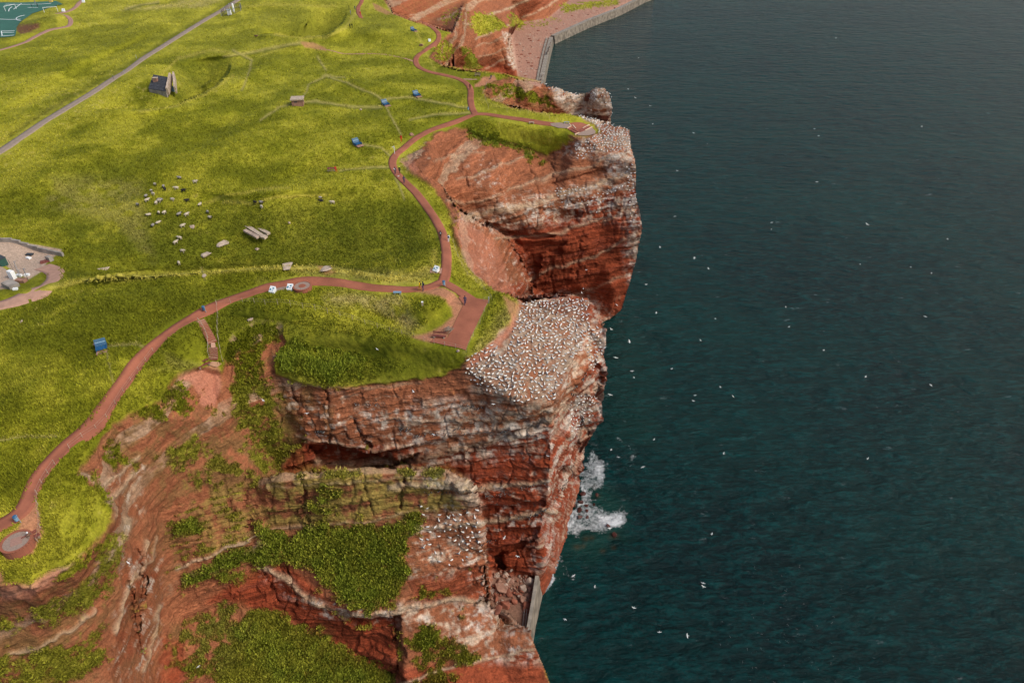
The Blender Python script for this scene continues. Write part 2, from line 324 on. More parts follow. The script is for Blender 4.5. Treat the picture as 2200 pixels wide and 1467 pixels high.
VEG = [  # vegetation over rock: polygon, cover, kind (0 grass, 1 dark leafy)
 ([(540,1300),(600,1312),(700,1372),(770,1402),(850,1450),(850,1620),(420,1620),(450,1460),(490,1370)],.95,0),([(410,1290),(540,1300),(520,1400),(460,1480),(430,1620),(395,1620),(400,1440)],.42,0),
 ([(520,1330),(640,1370),(740,1410),(840,1460),(840,1500),(600,1480),(500,1400)],.5,1),
 ([(655,1130),(720,1140),(860,1122),(900,1100),(918,1118),(872,1155),(876,1240),(850,1280),(800,1316),(740,1292),(690,1240),(640,1190)],1.0,1),
 ([(860,1070),(910,1060),(912,1120),(860,1125)],.0,1),
 ([(556,1125),(600,1150),(650,1190),(650,1212),(590,1212),(520,1218),(395,1262),(400,1240),(480,1195),(560,1162)],.8,1),
 ([(470,1200),(560,1220),(500,1260),(400,1280),(420,1240)],.5,0),
 ([(350,950),(430,925),(475,985),(450,1050),(385,1062),(335,1010)],.32,0),
 ([(-140,1420),(0,1420),(120,1390),(215,1345),(245,1420),(120,1480),(-140,1500)],.75,0),
 ([(-140,1340),(0,1335),(100,1290),(180,1232),(215,1182),(262,1202),(240,1285),(120,1342),(-140,1385)],.6,0),
 ([(870,1350),(930,1328),(962,1362),(1042,1400),(1030,1432),(900,1442),(865,1420)],.62,0),([(885,1350),(940,1345),(960,1390),(900,1410)],.55,1),
 ([(880,1245),(960,1255),(985,1280),(930,1295),(880,1285)],.5,0),
 ([(470,715),(560,740),(600,840),(600,900),(640,990),(590,1015),(560,1020),(530,950),(480,860)],.62,0),([(490,700),(600,690),(606,730),(560,760),(500,770)],.8,0),
 ([(370,815),(440,830),(420,890),(330,900),(280,892)],.75,0),
 ([(600,730),(700,720),(830,790),(940,800),(830,822),(700,826),(640,820),(600,800)],1.0,0),([(610,740),(700,725),(790,775),(800,815),(700,822),(640,812),(605,780)],.62,1),
 ([(700,1035),(760,1050),(700,1110),(640,1110),(660,1070)],.35,1),
 ([(355,1120),(430,1115),(430,1140),(360,1135)],.7,1),
 ([(215,960),(260,950),(280,1000),(230,1010)],.5,0),
 ([(165,1028),(230,1050),(240,1110),(200,1165),(150,1212),(120,1215),(120,1150)],1.0,0),
 ([(240,1120),(262,1150),(260,1190),(210,1190),(180,1225),(150,1250),(120,1250),(150,1212),(203,1168)],.7,0),
 ([(1000,1180),(1030,1200),(1020,1240),(990,1220)],.2,0),
 ([(1010,282),(1100,300),(1170,332),(1180,345),(1160,355),(1130,330),(1060,320)],.7,1),
 ([(1040,185),(1100,180),(1190,215),(1200,235),(1130,222),(1060,205)],.55,0),
 ([(1015,30),(1060,30),(1092,58),(1060,72),(1030,80),(1010,60)],.8,0),([(950,30),(1000,20),(1000,45),(950,60)],.3,0),
 ([(1095,20),(1130,50),(1120,66),(1098,62)],.7,0),([(1200,12),(1330,-5),(1330,12),(1260,20),(1215,30)],.75,0),([(1125,52),(1200,35),(1215,45),(1150,65)],.35,0),
 ([(925,95),(960,85),(985,110),(960,135),(930,128)],.6,0),([(990,105),(1010,105),(1040,150),(1000,150)],.65,1),
 ([(940,400),(985,465),(1010,500),(985,520),(965,470)],.25,0),
 ([(1040,1250),(1060,1250),(1060,1310),(1050,1310)],0,0),
]
GUANO = [  # whitened rock: polygon, amount
 ([(1110,640),(1130,630),(1275,630),(1320,690),(1300,880),(1200,990),(1090,900),(1020,850),(1000,790),(1065,735),(1108,690)],.62),
 ([(1200,700),(1315,690),(1320,900),(1230,960),(1190,900)],.75),
 ([(600,850),(840,850),(1190,880),(1210,980),(1000,1000),(870,985),(700,975),(640,930)],.42),
 ([(800,985),(1180,900),(1190,960),(900,1010)],.7),([(900,860),(1190,860),(1220,930),(1100,960),(960,940)],.8),([(760,870),(960,880),(1000,960),(860,985)],.6),
 ([(1020,1040),(1190,1000),(1250,960),(1250,1150),(1200,1200),(1160,1150),(1030,1160)],.42),
 ([(1170,1000),(1260,900),(1265,1000),(1215,1150),(1170,1200)],.62),
 ([(870,1112),(1030,1060),(1050,1210),(960,1235),(880,1240)],.55),([(890,1005),(1010,1030),(1035,1090),(1000,1080),(960,1045),(890,1020)],.9),
 ([(860,1296),(1060,1300),(1150,1365),(1170,1420),(1040,1420),(960,1370),(860,1340)],.72),([(1000,1180),(1055,1200),(1060,1330),(1020,1300)],.5),
 ([(1240,300),(1370,275),(1400,480),(1375,620),(1350,600),(1345,480),(1330,420),(1290,345),(1240,320)],.75),
 ([(980,470),(1100,425),(1330,375),(1370,400),(1350,470),(1180,480),(1060,500)],.66),([(1010,520),(1100,510),(1145,600),(1140,640),(1060,620)],.4),
 ([(1000,360),(1060,330),(1100,440),(1040,430)],.35),([(1185,180),(1330,180),(1330,270),(1225,255),(1190,215)],.95),([(1080,70),(1100,70),(1118,150),(1100,150)],.8),
 ([(200,1030),(310,1000),(300,1100),(250,1160),(220,1230),(215,1150)],.35),([(270,1180),(350,1200),(340,1450),(230,1467),(260,1300)],.42),
 ([(560,1240),(700,1290),(860,1300),(850,1350),(700,1330)],.45),([(1130,1160),(1200,1150),(1190,1215),(1150,1230)],.75),
 ([(1240,240),(1300,250),(1290,345),(1200,330),(1235,300),(1290,290)],.6),([(0,1330),(180,1240),(130,1300),(0,1360)],.2)]
LICHEN = [([(552,1025),(700,1006),(850,1000),(960,1004),(1010,1040),(1000,1090),(870,1105),(720,1130),(570,1130)],1.0),([(420,1060),(560,1040),(560,1150),(450,1190)],.6),([(610,900),(560,830),(600,990),(650,960)],.5),([(600,830),(650,900),(655,940),(610,930)],.3)]
PALE = [([(-150,515),(40,515),(133,537),(62,600),(0,565),(-150,560)],0),]
DIRT = [([(896,628),(930,616),(958,622),(1000,650),(962,728),(926,736),(885,724),(925,712),(950,700),(972,678),(970,660),(950,645),(925,634)],.95),([(425,795),(462,782),(470,800),(475,830),(455,880),(430,870),(405,820),(380,812)],.9),
 ([(60,1085),(80,1080),(90,1140),(70,1185),(10,1200),(0,1160),(40,1130)],.95),([(0,1225),(-100,1250),(60,1262),(110,1228),(130,1225),(120,1250),(60,1290),(0,1290)],.8),
 ([(1040,166),(1062,163),(1066,174),(1020,186),(1018,180)],.9),([(645,93),(672,92),(700,100),(700,105),(655,102)],.7),([(800,8),(815,15),(845,32),(830,34),(806,24)],.7),([(865,350),(885,340),(900,370),(890,382)],.5),
 ([(680,575),(705,575),(722,590),(700,594)],.6),([(965,455),(1000,470),(1060,520),(1110,636),(1066,626),(1010,575),(985,520)],.5),([(1080,640),(1115,660),(1108,700),(1070,750),(1010,790),(1000,780),(1060,735),(1098,690)],.7)]
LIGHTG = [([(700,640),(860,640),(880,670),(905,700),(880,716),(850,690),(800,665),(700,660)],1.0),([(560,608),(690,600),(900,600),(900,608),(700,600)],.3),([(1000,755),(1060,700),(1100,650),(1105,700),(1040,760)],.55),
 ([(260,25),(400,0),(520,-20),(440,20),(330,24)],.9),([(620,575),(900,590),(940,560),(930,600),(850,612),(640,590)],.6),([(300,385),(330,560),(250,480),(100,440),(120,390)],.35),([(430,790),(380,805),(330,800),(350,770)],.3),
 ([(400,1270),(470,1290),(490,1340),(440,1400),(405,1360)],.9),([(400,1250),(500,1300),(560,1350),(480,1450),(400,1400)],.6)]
DARKG = [([(150,600),(60,620),(0,700),(0,900),(250,700),(500,640),(420,590)],.35),([(380,120),(480,110),(490,150),(440,200),(380,215)],.8),([(560,22),(720,25),(730,60),(660,85),(560,60)],.6),([(100,470),(880,430),(950,540),(880,575),(400,575),(200,560)],.7),  # darker grass and scrub; shade of hollows and near-facing slopes is painted in too
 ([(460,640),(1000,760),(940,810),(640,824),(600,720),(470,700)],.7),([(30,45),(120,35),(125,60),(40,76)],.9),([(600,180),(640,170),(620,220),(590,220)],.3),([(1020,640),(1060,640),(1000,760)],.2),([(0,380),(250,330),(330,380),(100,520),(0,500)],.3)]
TRAILS = [[(700,160),(760,190),(815,216),(828,228),(845,262),(862,292)],[(740,165),(700,160),(665,180),(655,205)],[(828,222),(880,212),(960,222),(1010,235)],[(600,230),(680,222),(760,232),(820,232)],[(770,310),(820,318),(845,345)],[(850,362),(780,362),(730,368)],[(850,385),(868,430)],
 [(235,762),(240,800),(245,840)],[(240,755),(290,752),(320,755)],[(500,110),(540,130),(530,170),(520,200)],[(0,955),(60,945),(130,945)],[(645,97),(560,110),(480,125)],[(680,120),(700,150)],[(440,600),(430,575)],[(270,25),(340,5)],[(600,230),(560,260)],[(1010,245),(930,250),(880,262)]]

ALL_PATHS = {}
PATH_MAIN = [
 [(786,-45),(778,0),(770,16),(770,28),(776,40)],
 [(893,49),(915,53),(934,64),(943,78),(938,92),(916,107),(899,119),(893,131),(899,144),(920,154),(955,162),(985,170),(1003,180),(1011,194),(1011,215),(1014,232),(1021,246)],
 [(1021,246),(990,258),(955,270),(920,283),(890,300),(868,318),(850,333),(843,350),(850,370),(868,390),(895,417),(919,447),(938,475),(952,505),(959,540),(959,570),(957,592),(951,606)],
 [(951,606),(925,617),(895,622),(850,622),(800,620),(740,612),(690,608),(650,608),(600,616),(550,627),(500,643),(455,662),(418,683),(382,704),(351,730),(325,757),(300,785),(275,818),(250,850),(227,885),(205,914),(180,935),(150,956),(125,980),(100,1010),(80,1038),(68,1062),(58,1084),(40,1104),(16,1120),(-20,1136),(-90,1160)],
 [(951,606),(975,620),(1000,636),(1022,650)],
 [(1021,246),(1045,246),(1080,252),(1120,258),(1160,265),(1190,268)]]
ROAD = [(560,-30),(520,-5),(430,50),(340,106),(280,147),(245,169),(200,199),(150,229),(90,265),(40,299),(0,326),(-110,395)]
TOPPATH = [(200,-20),(183,-3),(160,18),(133,28),(122,30),(143,35),(152,45),(148,56),(133,60),(105,66),(75,80),(50,93),(0,108),(-60,120)]
GRAVEL = [(90,574),(108,578),(118,586),(116,600),(96,616),(60,637),(20,652),(-40,668),(-110,690)]

pxf, pyf = PX.ravel(), PY.ravel()
w1 = fbm(Q / 2.2, 3, 21); w2 = fbm(Q / 6.0, 3, 31); w3 = fbm(Q / 0.7, 2, 41)
ex = pxf + 9 * w1 + 5 * w2; ey = pyf + 6 * w1
rock = np.zeros(pxf.shape)
for k, R in enumerate(ROCKS): rock = np.maximum(rock, poly_in(ex if k != 3 else pxf + 2 * w1, ey if k != 3 else pyf + w1, R, 5 if k != 3 else 2))
cover = np.zeros(pxf.shape); leafy = np.zeros(pxf.shape)
for P_, amt, kind in VEG:
    if amt <= 0: continue
    m = poly_in(ex, ey, P_, 26 if max(q[1] for q in P_) > 300 else 5)
    c = sstep(.38, .62, m * (amt * .8 + .12) + .42 * w1 + .42 * w3 + .15 * w2) * (m > .02)
    cover = np.maximum(cover, c); leafy = np.maximum(leafy, c * kind)
# scattered sprigs on gentle rock
leftm = poly_in(pxf, pyf, [(-150,1200),(160,1000),(370,810),(480,760),(590,780),(630,940),(556,1030),(560,1150),(380,1260),(350,1640),(-150,1640)], 30)
nz = NRM[..., 2].ravel()
spr = sstep(.22, .42, w2 * .35 + w1 * .6 + w3 * .3 + (nz - .72) * .7 + .16 * leftm) * (Q[:, 2] < 42.5) * (pxf < 1000) * (pyf > 680) * (1 - poly_in(pxf, pyf, GUANO[0][0], 10))
cover = np.maximum(cover, spr * .8)
grass = np.clip(1 - rock * (1 - cover), 0, 1)
# keep the ground smooth under the ways
nearpath = np.zeros(pxf.shape)
for L in PATH_MAIN + [ROAD, TOPPATH, GRAVEL]:
    nearpath = np.maximum(nearpath, np.exp(-(line_dist(pxf, pyf, L) / 13.0) ** 2))
nearpath = np.maximum(nearpath, poly_in(pxf, pyf, [(985,625),(1060,640),(1005,765),(880,735)], 8))
nearpath = np.maximum(nearpath, poly_in(pxf, pyf, [(1160,255),(1290,260),(1290,300),(1200,290)], 5))
nearpath = np.maximum(nearpath, poly_in(pxf, pyf, [(-150,505),(140,525),(60,640),(-150,650)], 8))
nearpath = np.maximum(nearpath, poly_in(pxf, pyf, [(-150,0),(130,0),(30,90),(-150,90)], 3))
BANDS = [([(835,1046),(900,1038),(990,1050),(1090,1044),(1185,1034)],5,.8),([(900,1132),(1000,1124),(1100,1112),(1190,1096)],5,.8),([(680,992),(780,1000),(870,990),(1000,962),(1100,938),(1185,905)],8,.65),([(640,935),(700,950),(800,965),(900,955)],3,.5),([(840,900),(950,905),(1080,900),(1180,880)],4,.4),([(600,826),(760,835),(900,822)],3,.4),
 ([(1012,466),(1070,452),(1150,438),(1200,418),(1280,398),(1368,362)],8,.75),([(1060,516),(1110,509),(1200,500),(1300,472),(1378,432)],3,.6),([(1135,602),(1200,574),(1300,542),(1372,500)],3,.5),([(985,386),(1060,362),(1140,334)],3,.5),([(960,430),(1000,440),(1100,407),(1180,382),(1280,352),(1352,322)],4,.5),([(930,345),(990,330),(1040,330)],3,.4),([(1230,640),(1300,610),(1355,590)],3,.35),
 ([(940,42),(1000,22),(1060,-5)],2,.6),([(1000,52),(1060,32),(1120,6),(1180,-20)],2.5,.8),([(1030,122),(1070,112),(1106,96)],2,.6),([(1040,147),(1080,132),(1108,122)],2,.6),([(1125,40),(1180,15),(1215,-6)],2,.7),([(1020,84),(1096,57)],2.5,.7),([(880,35),(940,15),(980,0)],2,.4),([(1020,100),(1100,75)],1.5,.5),
 ([(562,1136),(700,1129),(800,1116),(872,1100)],3,.4),([(560,1048),(700,1036),(850,1026),(960,1030)],3,.3),([(380,1222),(460,1190),(562,1148)],4,.8),([(400,1242),(480,1216),(566,1166)],4,.7),([(560,1218),(620,1242),(650,1276),(700,1302),(740,1322),(850,1314),(872,1302),(1000,1292),(1050,1300)],6,.8),
 ([(868,1468),(930,1446),(1000,1422),(1080,1408),(1152,1388)],4,.7),([(230,1042),(272,1004),(300,985)],5,.6),([(222,1088),(262,1052),(292,1020)],7,.7),([(222,1212),(250,1182),(268,1150),(270,1115)],8,.8),([(255,1360),(268,1300),(280,1262),(310,1212),(315,1165)],5,.7),([(308,1440),(325,1380),(340,1300)],4,.6),([(-60,1425),(0,1415),(80,1395),(180,1332),(205,1308)],4,.6),([(180,1020),(225,1050),(246,1092),(244,1112),(222,1118)],5,.6),
 ([(40,1240),(70,1262),(120,1236)],4,.5),([(300,1220),(330,1200),(336,1150)],3,.5),([(590,768),(650,770),(676,762)],3,.5),([(555,706),(600,700),(610,706)],3,.4)]
band = np.zeros(pxf.shape); bwob = noise3(np.stack([pxf / 22, pyf / 22, 0 * pxf], 1), 15) * 5
for L, wd, a in BANDS:
    q = line_dist(pxf + bwob, pyf + bwob * .7 + 1.5 * w3, L); band = np.maximum(band, a * np.exp(-(q / wd) ** 2) * sstep(-.7, .1, w1 + .5 * w3 + .2))
band *= rock
# displacement (metres, along the surface normal)
rk = rock * (1 - .65 * cover)
steep = (sstep(.80, .50, nz) * .9 + .10) * (1 - .68 * leftm)
steep = np.maximum(steep, .85 * np.clip(poly_in(pxf, pyf, ROCKS[1], 4) + poly_in(pxf, pyf, ROCKS[2], 4), 0, 1))
jx = noise3(np.stack([(Q[:, 0] * .8 + Q[:, 1] * .6) / 2.6 + w2, (Q[:, 1] * .8 - Q[:, 0] * .6) / 2.6, Q[:, 2] / 12.0], 1), 77)
# jointed blocks: every bed is cut at its own spacing
def hsh(a, b, k=0):
    n = (a.astype(np.int64) * 374761393 + b.astype(np.int64) * 668265263 + k * 974634777) & 0xffffffff; n = ((n ^ (n >> 13)) * 1274126177) & 0xffffffff
    return ((n ^ (n >> 16)) & 0xffff) / 32767.5 - 1
bi = np.floor(S / 1.45 + .35 * w2); bu = (Q[:, 0] * .86 + Q[:, 1] * .5) / 2.6 + hsh(bi, bi, 3) * 7 + .30 * w1
block = hsh(bi, np.floor(bu), 5)
disp = rk * (steep * (0.30 * bedval(S / 3.3 + .3 * w2, 1) + 0.17 * bedval(S / 1.25, 2) + 0.11 * bedval(S / 0.45, 3) + .17 * block - 0.26 * np.exp(-(jx / .06) ** 2)) + .80 * fbm(Q / 7.5, 5, 51, .5) + .16 * w3 + .5 * band)
rill = noise3(np.stack([Q[:, 0] / 1.3 + w2, Q[:, 1] / 7.0, Q[:, 2] / 7.0], 1), 78) + .5 * noise3(np.stack([Q[:, 0] / .55 + w1, Q[:, 1] / 3.0, Q[:, 2] / 3.0], 1), 79)
disp += rk * (1 - steep) * .42 * rill * (pxf < 700)
disp += (1 - rock) * (0.22 * fbm(Q / 3.5, 3, 61) + 0.10 * w3 + 1.25 * fbm(Q / 20.0, 2, 63)) * (1 - nearpath)
disp += cover * rock * .35 * fbm(Q / 1.2, 3, 71)
beach = poly_in(pxf, pyf, [(1095,60),(1121,47),(1177,40),(1224,0),(1320,-180),(1560,-190),(1560,-80),(1380,-3),(1187,82),(1162,190),(1112,165)], 2)
cove = poly_in(pxf, pyf, [(1060,1228),(1156,1245),(1140,1356),(1060,1310),(1052,1290)], 4)
disp *= (1 - .85 * beach) * (1 - .8 * cove)
dist = depth.ravel()
disp *= np.clip(190 / np.maximum(dist, 100), .35, 1.0) ** .3
POSD = POS + NRM * disp.reshape(PX.shape)[..., None]
POSD[..., 2] = np.maximum(POSD[..., 2], -1.5)

# ---- colour of the ground, some slope shade and crest highlights painted in
def mix(a, b, t): return a * (1 - t[:, None]) + np.asarray(b) * t[:, None]
def C(*v): return np.array(v, float)
N = pxf.size
REDS = [([(860,985),(1000,962),(1180,900),(1230,860),(1290,720),(1330,720),(1330,1000),(1250,1310),(1160,1310),(1052,1300),(1046,1200),(1030,1080),(1000,1030),(850,1000),(640,1012),(640,960),(760,985)],1),
 ([(1040,478),(1150,488),(1250,440),(1380,400),(1410,500),(1350,720),(1140,650),(1130,590),(1085,505)],.95),([(440,1290),(500,1250),(560,1215),(620,1212),(700,1290),(850,1315),(862,1460),(760,1410),(700,1380),(600,1318),(480,1290)],1),
 ([(860,1430),(960,1430),(1150,1390),(1240,1620),(860,1620)],.85),([(870,1238),(1040,1215),(1060,1300),(900,1300)],.7),([(345,1370),(395,1370),(405,1620),(325,1620)],.85),([(262,1200),(345,1180),(340,1350),(250,1440)],.45),
 ([(1120,45),(1225,-10),(1180,-60),(1090,30)],.4),([(1040,150),(1060,130),(1112,150),(1112,166),(1050,166)],.8),([(840,-60),(960,-60),(960,40),(850,30)],.3),([(1085,620),(1142,600),(1145,645),(1090,645)],.9)]
redm = np.zeros(N)
for P_, a in REDS: redm = np.maximum(redm, a * poly_in(ex, ey, P_, 12 if max(q[1] for q in P_) > 300 else 4))
ridgem = poly_in(pxf, pyf, [(552,1031),(600,1021),(700,1013),(850,1006),(960,1011),(1000,1034),(1014,1046),(1028,1073),(1035,1121),(1045,1201),(900,1215),(880,1120),(700,1140),(560,1140)], 1.0)
recess = poly_in(pxf, pyf, [(640,950),(860,960),(1000,985),(1030,1040),(1012,1045),(998,1033),(958,1010),(850,1005),(700,1012),(600,1020)], 1.5)
redm = np.maximum(redm * (1 - ridgem), recess)  # deep red rock; the bay's shadow behind the ridge is put into it too
fade = C(.335, .118, .054)[None] * np.ones((N, 1)); red = C(.30, .060, .024)[None] * np.ones((N, 1))
bt = bedval(S / 3.3 + .3 * w2, 1); bt2 = bedval(S / 1.25, 2); bt3 = bedval(S / 0.45, 3); bt4 = bedval(S / .18 + w3 * .3, 8) * sstep(170, 110, dist) + bedval(S / .75 + w3 * .2, 12) * sstep(110, 150, dist)
rc = fade * (1 - redm[:, None]) + red * redm[:, None]
rc *= (1 + (.13 * bt + .14 * bt2 + .15 * bt3 + .17 * bt4) * (.35 + .65 * steep) + .09 * block * steep + .12 * w3 + .16 * w1)[:, None]
rc = mix(rc, C(.20, .055, .035), .5 * sstep(.25, .7, bt2 * .5 + w1 * .7 + .2 * bt3) * redm)
pale = sstep(.58, .74, bedval(S / 2.1 + .15 * w1, 5) + .12 * w3) * (.85 - .35 * redm)
rc = mix(rc, C(.50, .36, .23), pale * .75 * sstep(-.5, .3, w2 + .3))
rc = mix(rc, C(.31, .115, .055), .6 * sstep(.0, .5, w2) * (1 - redm))
olive = sstep(.1, .6, w2 + .3 * w1) * (pxf < 720) * (pyf > 780) * (1 - redm * .6)
rc = mix(rc, C(.22, .145, .045), .5 * olive)
for P_, a in [([(230,900),(420,890),(560,960),(560,1035),(470,1060),(350,1070),(300,1010),(240,1000)],.8),([(480,720),(600,740),(620,880),(640,1000),(560,1010),(500,930),(470,850)],.7),([(0,1280),(220,1180),(260,1250),(200,1467),(0,1467)],.6),([(350,1060),(560,1050),(560,1150),(380,1220)],.45),
 ([(400,1230),(560,1160),(600,1210),(480,1260)],.6),([(560,1130),(870,1105),(900,1240),(850,1310),(600,1210)],.4),([(1040,180),(1200,200),(1200,240),(1050,220)],.6),([(820,0),(1000,0),(1060,80),(900,40)],.25)]:
    m = poly_in(ex, ey, P_, 24 if P_[0][1] > 300 else 6) * a
    rc = mix(rc, C(.19, .125, .035), np.clip(m * sstep(-.4, .3, w1 + .7 * w3 + .3 * w2), 0, 1) * .9)
rc = mix(rc, C(.25, .115, .052), leftm * .55 * sstep(-.5, .4, w1 + .6 * w3))
for P_, a in LICHEN:
    m = poly_in(ex, ey, P_, 14) * a; rc = mix(rc, C(.34, .255, .060), np.clip(m * sstep(-.6, .05, w1 + .3 * bt2 + .5 * w3), 0, 1) * .85)
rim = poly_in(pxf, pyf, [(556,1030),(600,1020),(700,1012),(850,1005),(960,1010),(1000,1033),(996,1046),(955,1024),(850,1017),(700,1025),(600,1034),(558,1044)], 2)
rc = mix(rc, C(.46, .29, .17), rim * .7)  # painted highlight along the top edge of the near ridge
rc = mix(rc, C(.56, .40, .25), np.clip(band * 1.15, 0, 1) * .9)
gu = np.zeros(N)
streak = fbm(np.stack([Q[:, 0] / 2.4, Q[:, 1] / 2.4, S / .38], 1), 4, 91, .6)
blot = fbm(Q / .9, 4, 95, .6)
for P_, a in GUANO:
    m = poly_in(ex, ey, P_, 16 if max(q[1] for q in P_) > 300 else 5)
    st = .42 * streak + .62 * blot + .12 * bt2
    gu = np.maximum(gu, m * sstep(.42 - a * .75, .78 - a * .6, st + a * .12))
gcol = mix(np.ones((N, 1)) * C(.62, .47, .33)[None], C(.74, .65, .54), sstep(-.2, .5, w1 + .4 * blot))
rc = rc * (1 - gu[:, None] * .82) + gcol * gu[:, None] * .82
top1 = poly_in(pxf, pyf, [(1115,645),(1262,640),(1262,700),(1215,790),(1180,870),(1080,850),(1000,800),(1070,740),(1105,700)], 14)
rc = mix(rc, C(.25, .165, .11), top1 * .62 * sstep(-.5, .1, blot + .4 * w1 + .2))
top2 = poly_in(pxf, pyf, [(1285,262),(1350,280),(1352,322),(1300,328),(1245,312),(1284,290)], 5); rc = mix(rc, C(.20, .12, .08), top2 * .6 * sstep(-.4, .2, blot))
rc = mix(rc, C(.40, .22, .155) * 1.0, beach * .9)
rc = mix(rc, C(.50, .38, .28), beach * .45 * sstep(.15, .5, blot + .3 * w1) * (pyf > 20))
rc = mix(rc, C(.22, .13, .09), cove * .85)
rc = mix(rc, C(.26, .10, .055), .35 * sstep(6, 0, Q[:, 2]) * (1 - beach) * (1 - cove))
# grass
gn1 = fbm(Q / 9.0, 3, 101); gn2 = fbm(Q / 1.6, 3, 103); gn3 = fbm(np.stack([Q[:, 0] / .55, Q[:, 1] / 1.1, Q[:, 2]], 1), 2, 105); gn4 = fbm(Q / 30.0, 3, 107)
gc = C(.172, .172, .009)[None] * np.ones((N, 1))
gc = mix(gc, C(.285, .262, .022), sstep(-.20, .45, gn2 * .35 + gn1 * .6 + gn4 * .6))
gc = mix(gc, C(.085, .092, .004), sstep(-.05, .5, -gn1 * .9 - gn4 * .5 - gn2 * .15) * .5)
gc = mix(gc, C(.33, .255, .085), sstep(.35, .8, gn3 * .6 + gn4 * .5 + gn2 * .3) * .5)
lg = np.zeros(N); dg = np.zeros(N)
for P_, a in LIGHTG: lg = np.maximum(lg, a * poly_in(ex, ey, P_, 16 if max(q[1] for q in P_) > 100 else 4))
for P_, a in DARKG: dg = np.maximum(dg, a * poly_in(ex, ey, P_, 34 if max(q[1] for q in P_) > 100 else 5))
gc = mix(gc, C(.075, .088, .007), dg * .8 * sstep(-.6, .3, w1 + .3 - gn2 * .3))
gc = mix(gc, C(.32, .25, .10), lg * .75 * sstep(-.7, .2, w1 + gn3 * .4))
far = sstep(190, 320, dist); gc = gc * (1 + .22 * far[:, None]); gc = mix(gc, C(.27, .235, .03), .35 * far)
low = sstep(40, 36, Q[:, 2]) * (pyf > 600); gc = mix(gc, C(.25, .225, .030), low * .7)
gc = mix(gc, C(.165, .190, .020), leafy * (.85 - .5 * sstep(-.3, .5, gn2 + .5 * gn1)))
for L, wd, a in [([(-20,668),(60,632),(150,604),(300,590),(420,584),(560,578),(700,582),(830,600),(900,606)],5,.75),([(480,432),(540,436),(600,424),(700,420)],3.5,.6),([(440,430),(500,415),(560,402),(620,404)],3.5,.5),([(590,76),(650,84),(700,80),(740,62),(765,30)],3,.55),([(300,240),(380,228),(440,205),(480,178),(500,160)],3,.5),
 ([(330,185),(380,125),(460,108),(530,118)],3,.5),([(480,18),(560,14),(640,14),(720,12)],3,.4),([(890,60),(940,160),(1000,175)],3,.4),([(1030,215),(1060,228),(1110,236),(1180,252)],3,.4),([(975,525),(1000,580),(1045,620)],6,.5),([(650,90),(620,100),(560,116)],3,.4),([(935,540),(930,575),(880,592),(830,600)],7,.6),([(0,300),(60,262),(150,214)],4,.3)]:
    gc = mix(gc, C(.40, .33, .06), a * np.exp(-(line_dist(pxf + 4 * w2, pyf + 3 * w1, L) / wd) ** 2))  # pale grass along crests and rims, with their highlights painted in
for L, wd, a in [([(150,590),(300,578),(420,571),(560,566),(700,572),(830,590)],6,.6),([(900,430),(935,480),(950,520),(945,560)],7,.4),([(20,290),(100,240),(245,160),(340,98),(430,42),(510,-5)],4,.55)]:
    gc = mix(gc, C(.050, .058, .004), a * np.exp(-(line_dist(pxf + 4 * w2, pyf + 3 * w1, L) / wd) ** 2))  # darker strips; the one behind the crest is the bowl's shade, painted
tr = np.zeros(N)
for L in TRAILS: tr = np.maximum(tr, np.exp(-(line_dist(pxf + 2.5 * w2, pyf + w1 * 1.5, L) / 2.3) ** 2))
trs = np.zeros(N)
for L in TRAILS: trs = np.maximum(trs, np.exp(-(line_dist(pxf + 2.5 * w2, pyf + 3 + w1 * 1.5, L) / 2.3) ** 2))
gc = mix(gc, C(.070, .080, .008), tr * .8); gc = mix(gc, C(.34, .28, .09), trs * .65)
gc *= (1.16 * (1 + .18 * gn3 + .10 * w3))[:, None]
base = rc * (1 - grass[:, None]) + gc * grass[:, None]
dirt = np.zeros(N)
for P_, a in DIRT: dirt = np.maximum(dirt, a * poly_in(pxf + 3 * w1, pyf + 2 * w1, P_, 5 if max(q[1] for q in P_) > 300 else 2))
dirt *= sstep(-.9, -.3, w1 + .2)
base = mix(base, C(.46, .185, .115), dirt * .9)
yardm = np.maximum(poly_in(pxf, pyf, [(-150,512),(34,518),(133,536),(100,565),(88,584),(62,600),(36,588),(0,562),(-150,545)], 1.5), poly_in(pxf, pyf, [(-150,560),(0,570),(33,592),(36,606),(14,620),(-150,640)], 1.5))
base = mix(base, C(.46, .33, .25) * 1.0, yardm * .95)
# shrubs reddish by the pitch
base = mix(base, C(.16, .055, .045), .8 * poly_in(ex, ey, [(36,60),(50,52),(84,52),(86,64),(40,74)], 3))
rough_a = np.clip(grass, 0, 1)
base = np.clip(base * (1 + .07 * RNG.standard_normal(N))[:, None], .004, .9)
rockness = np.clip(rock * (1 - cover), 0, 1) * (.35 + .65 * steep) * (1 - dirt) * (1 - beach * .8) * (1 - cove)
base = np.concatenate([base, rockness[:, None]], 1)

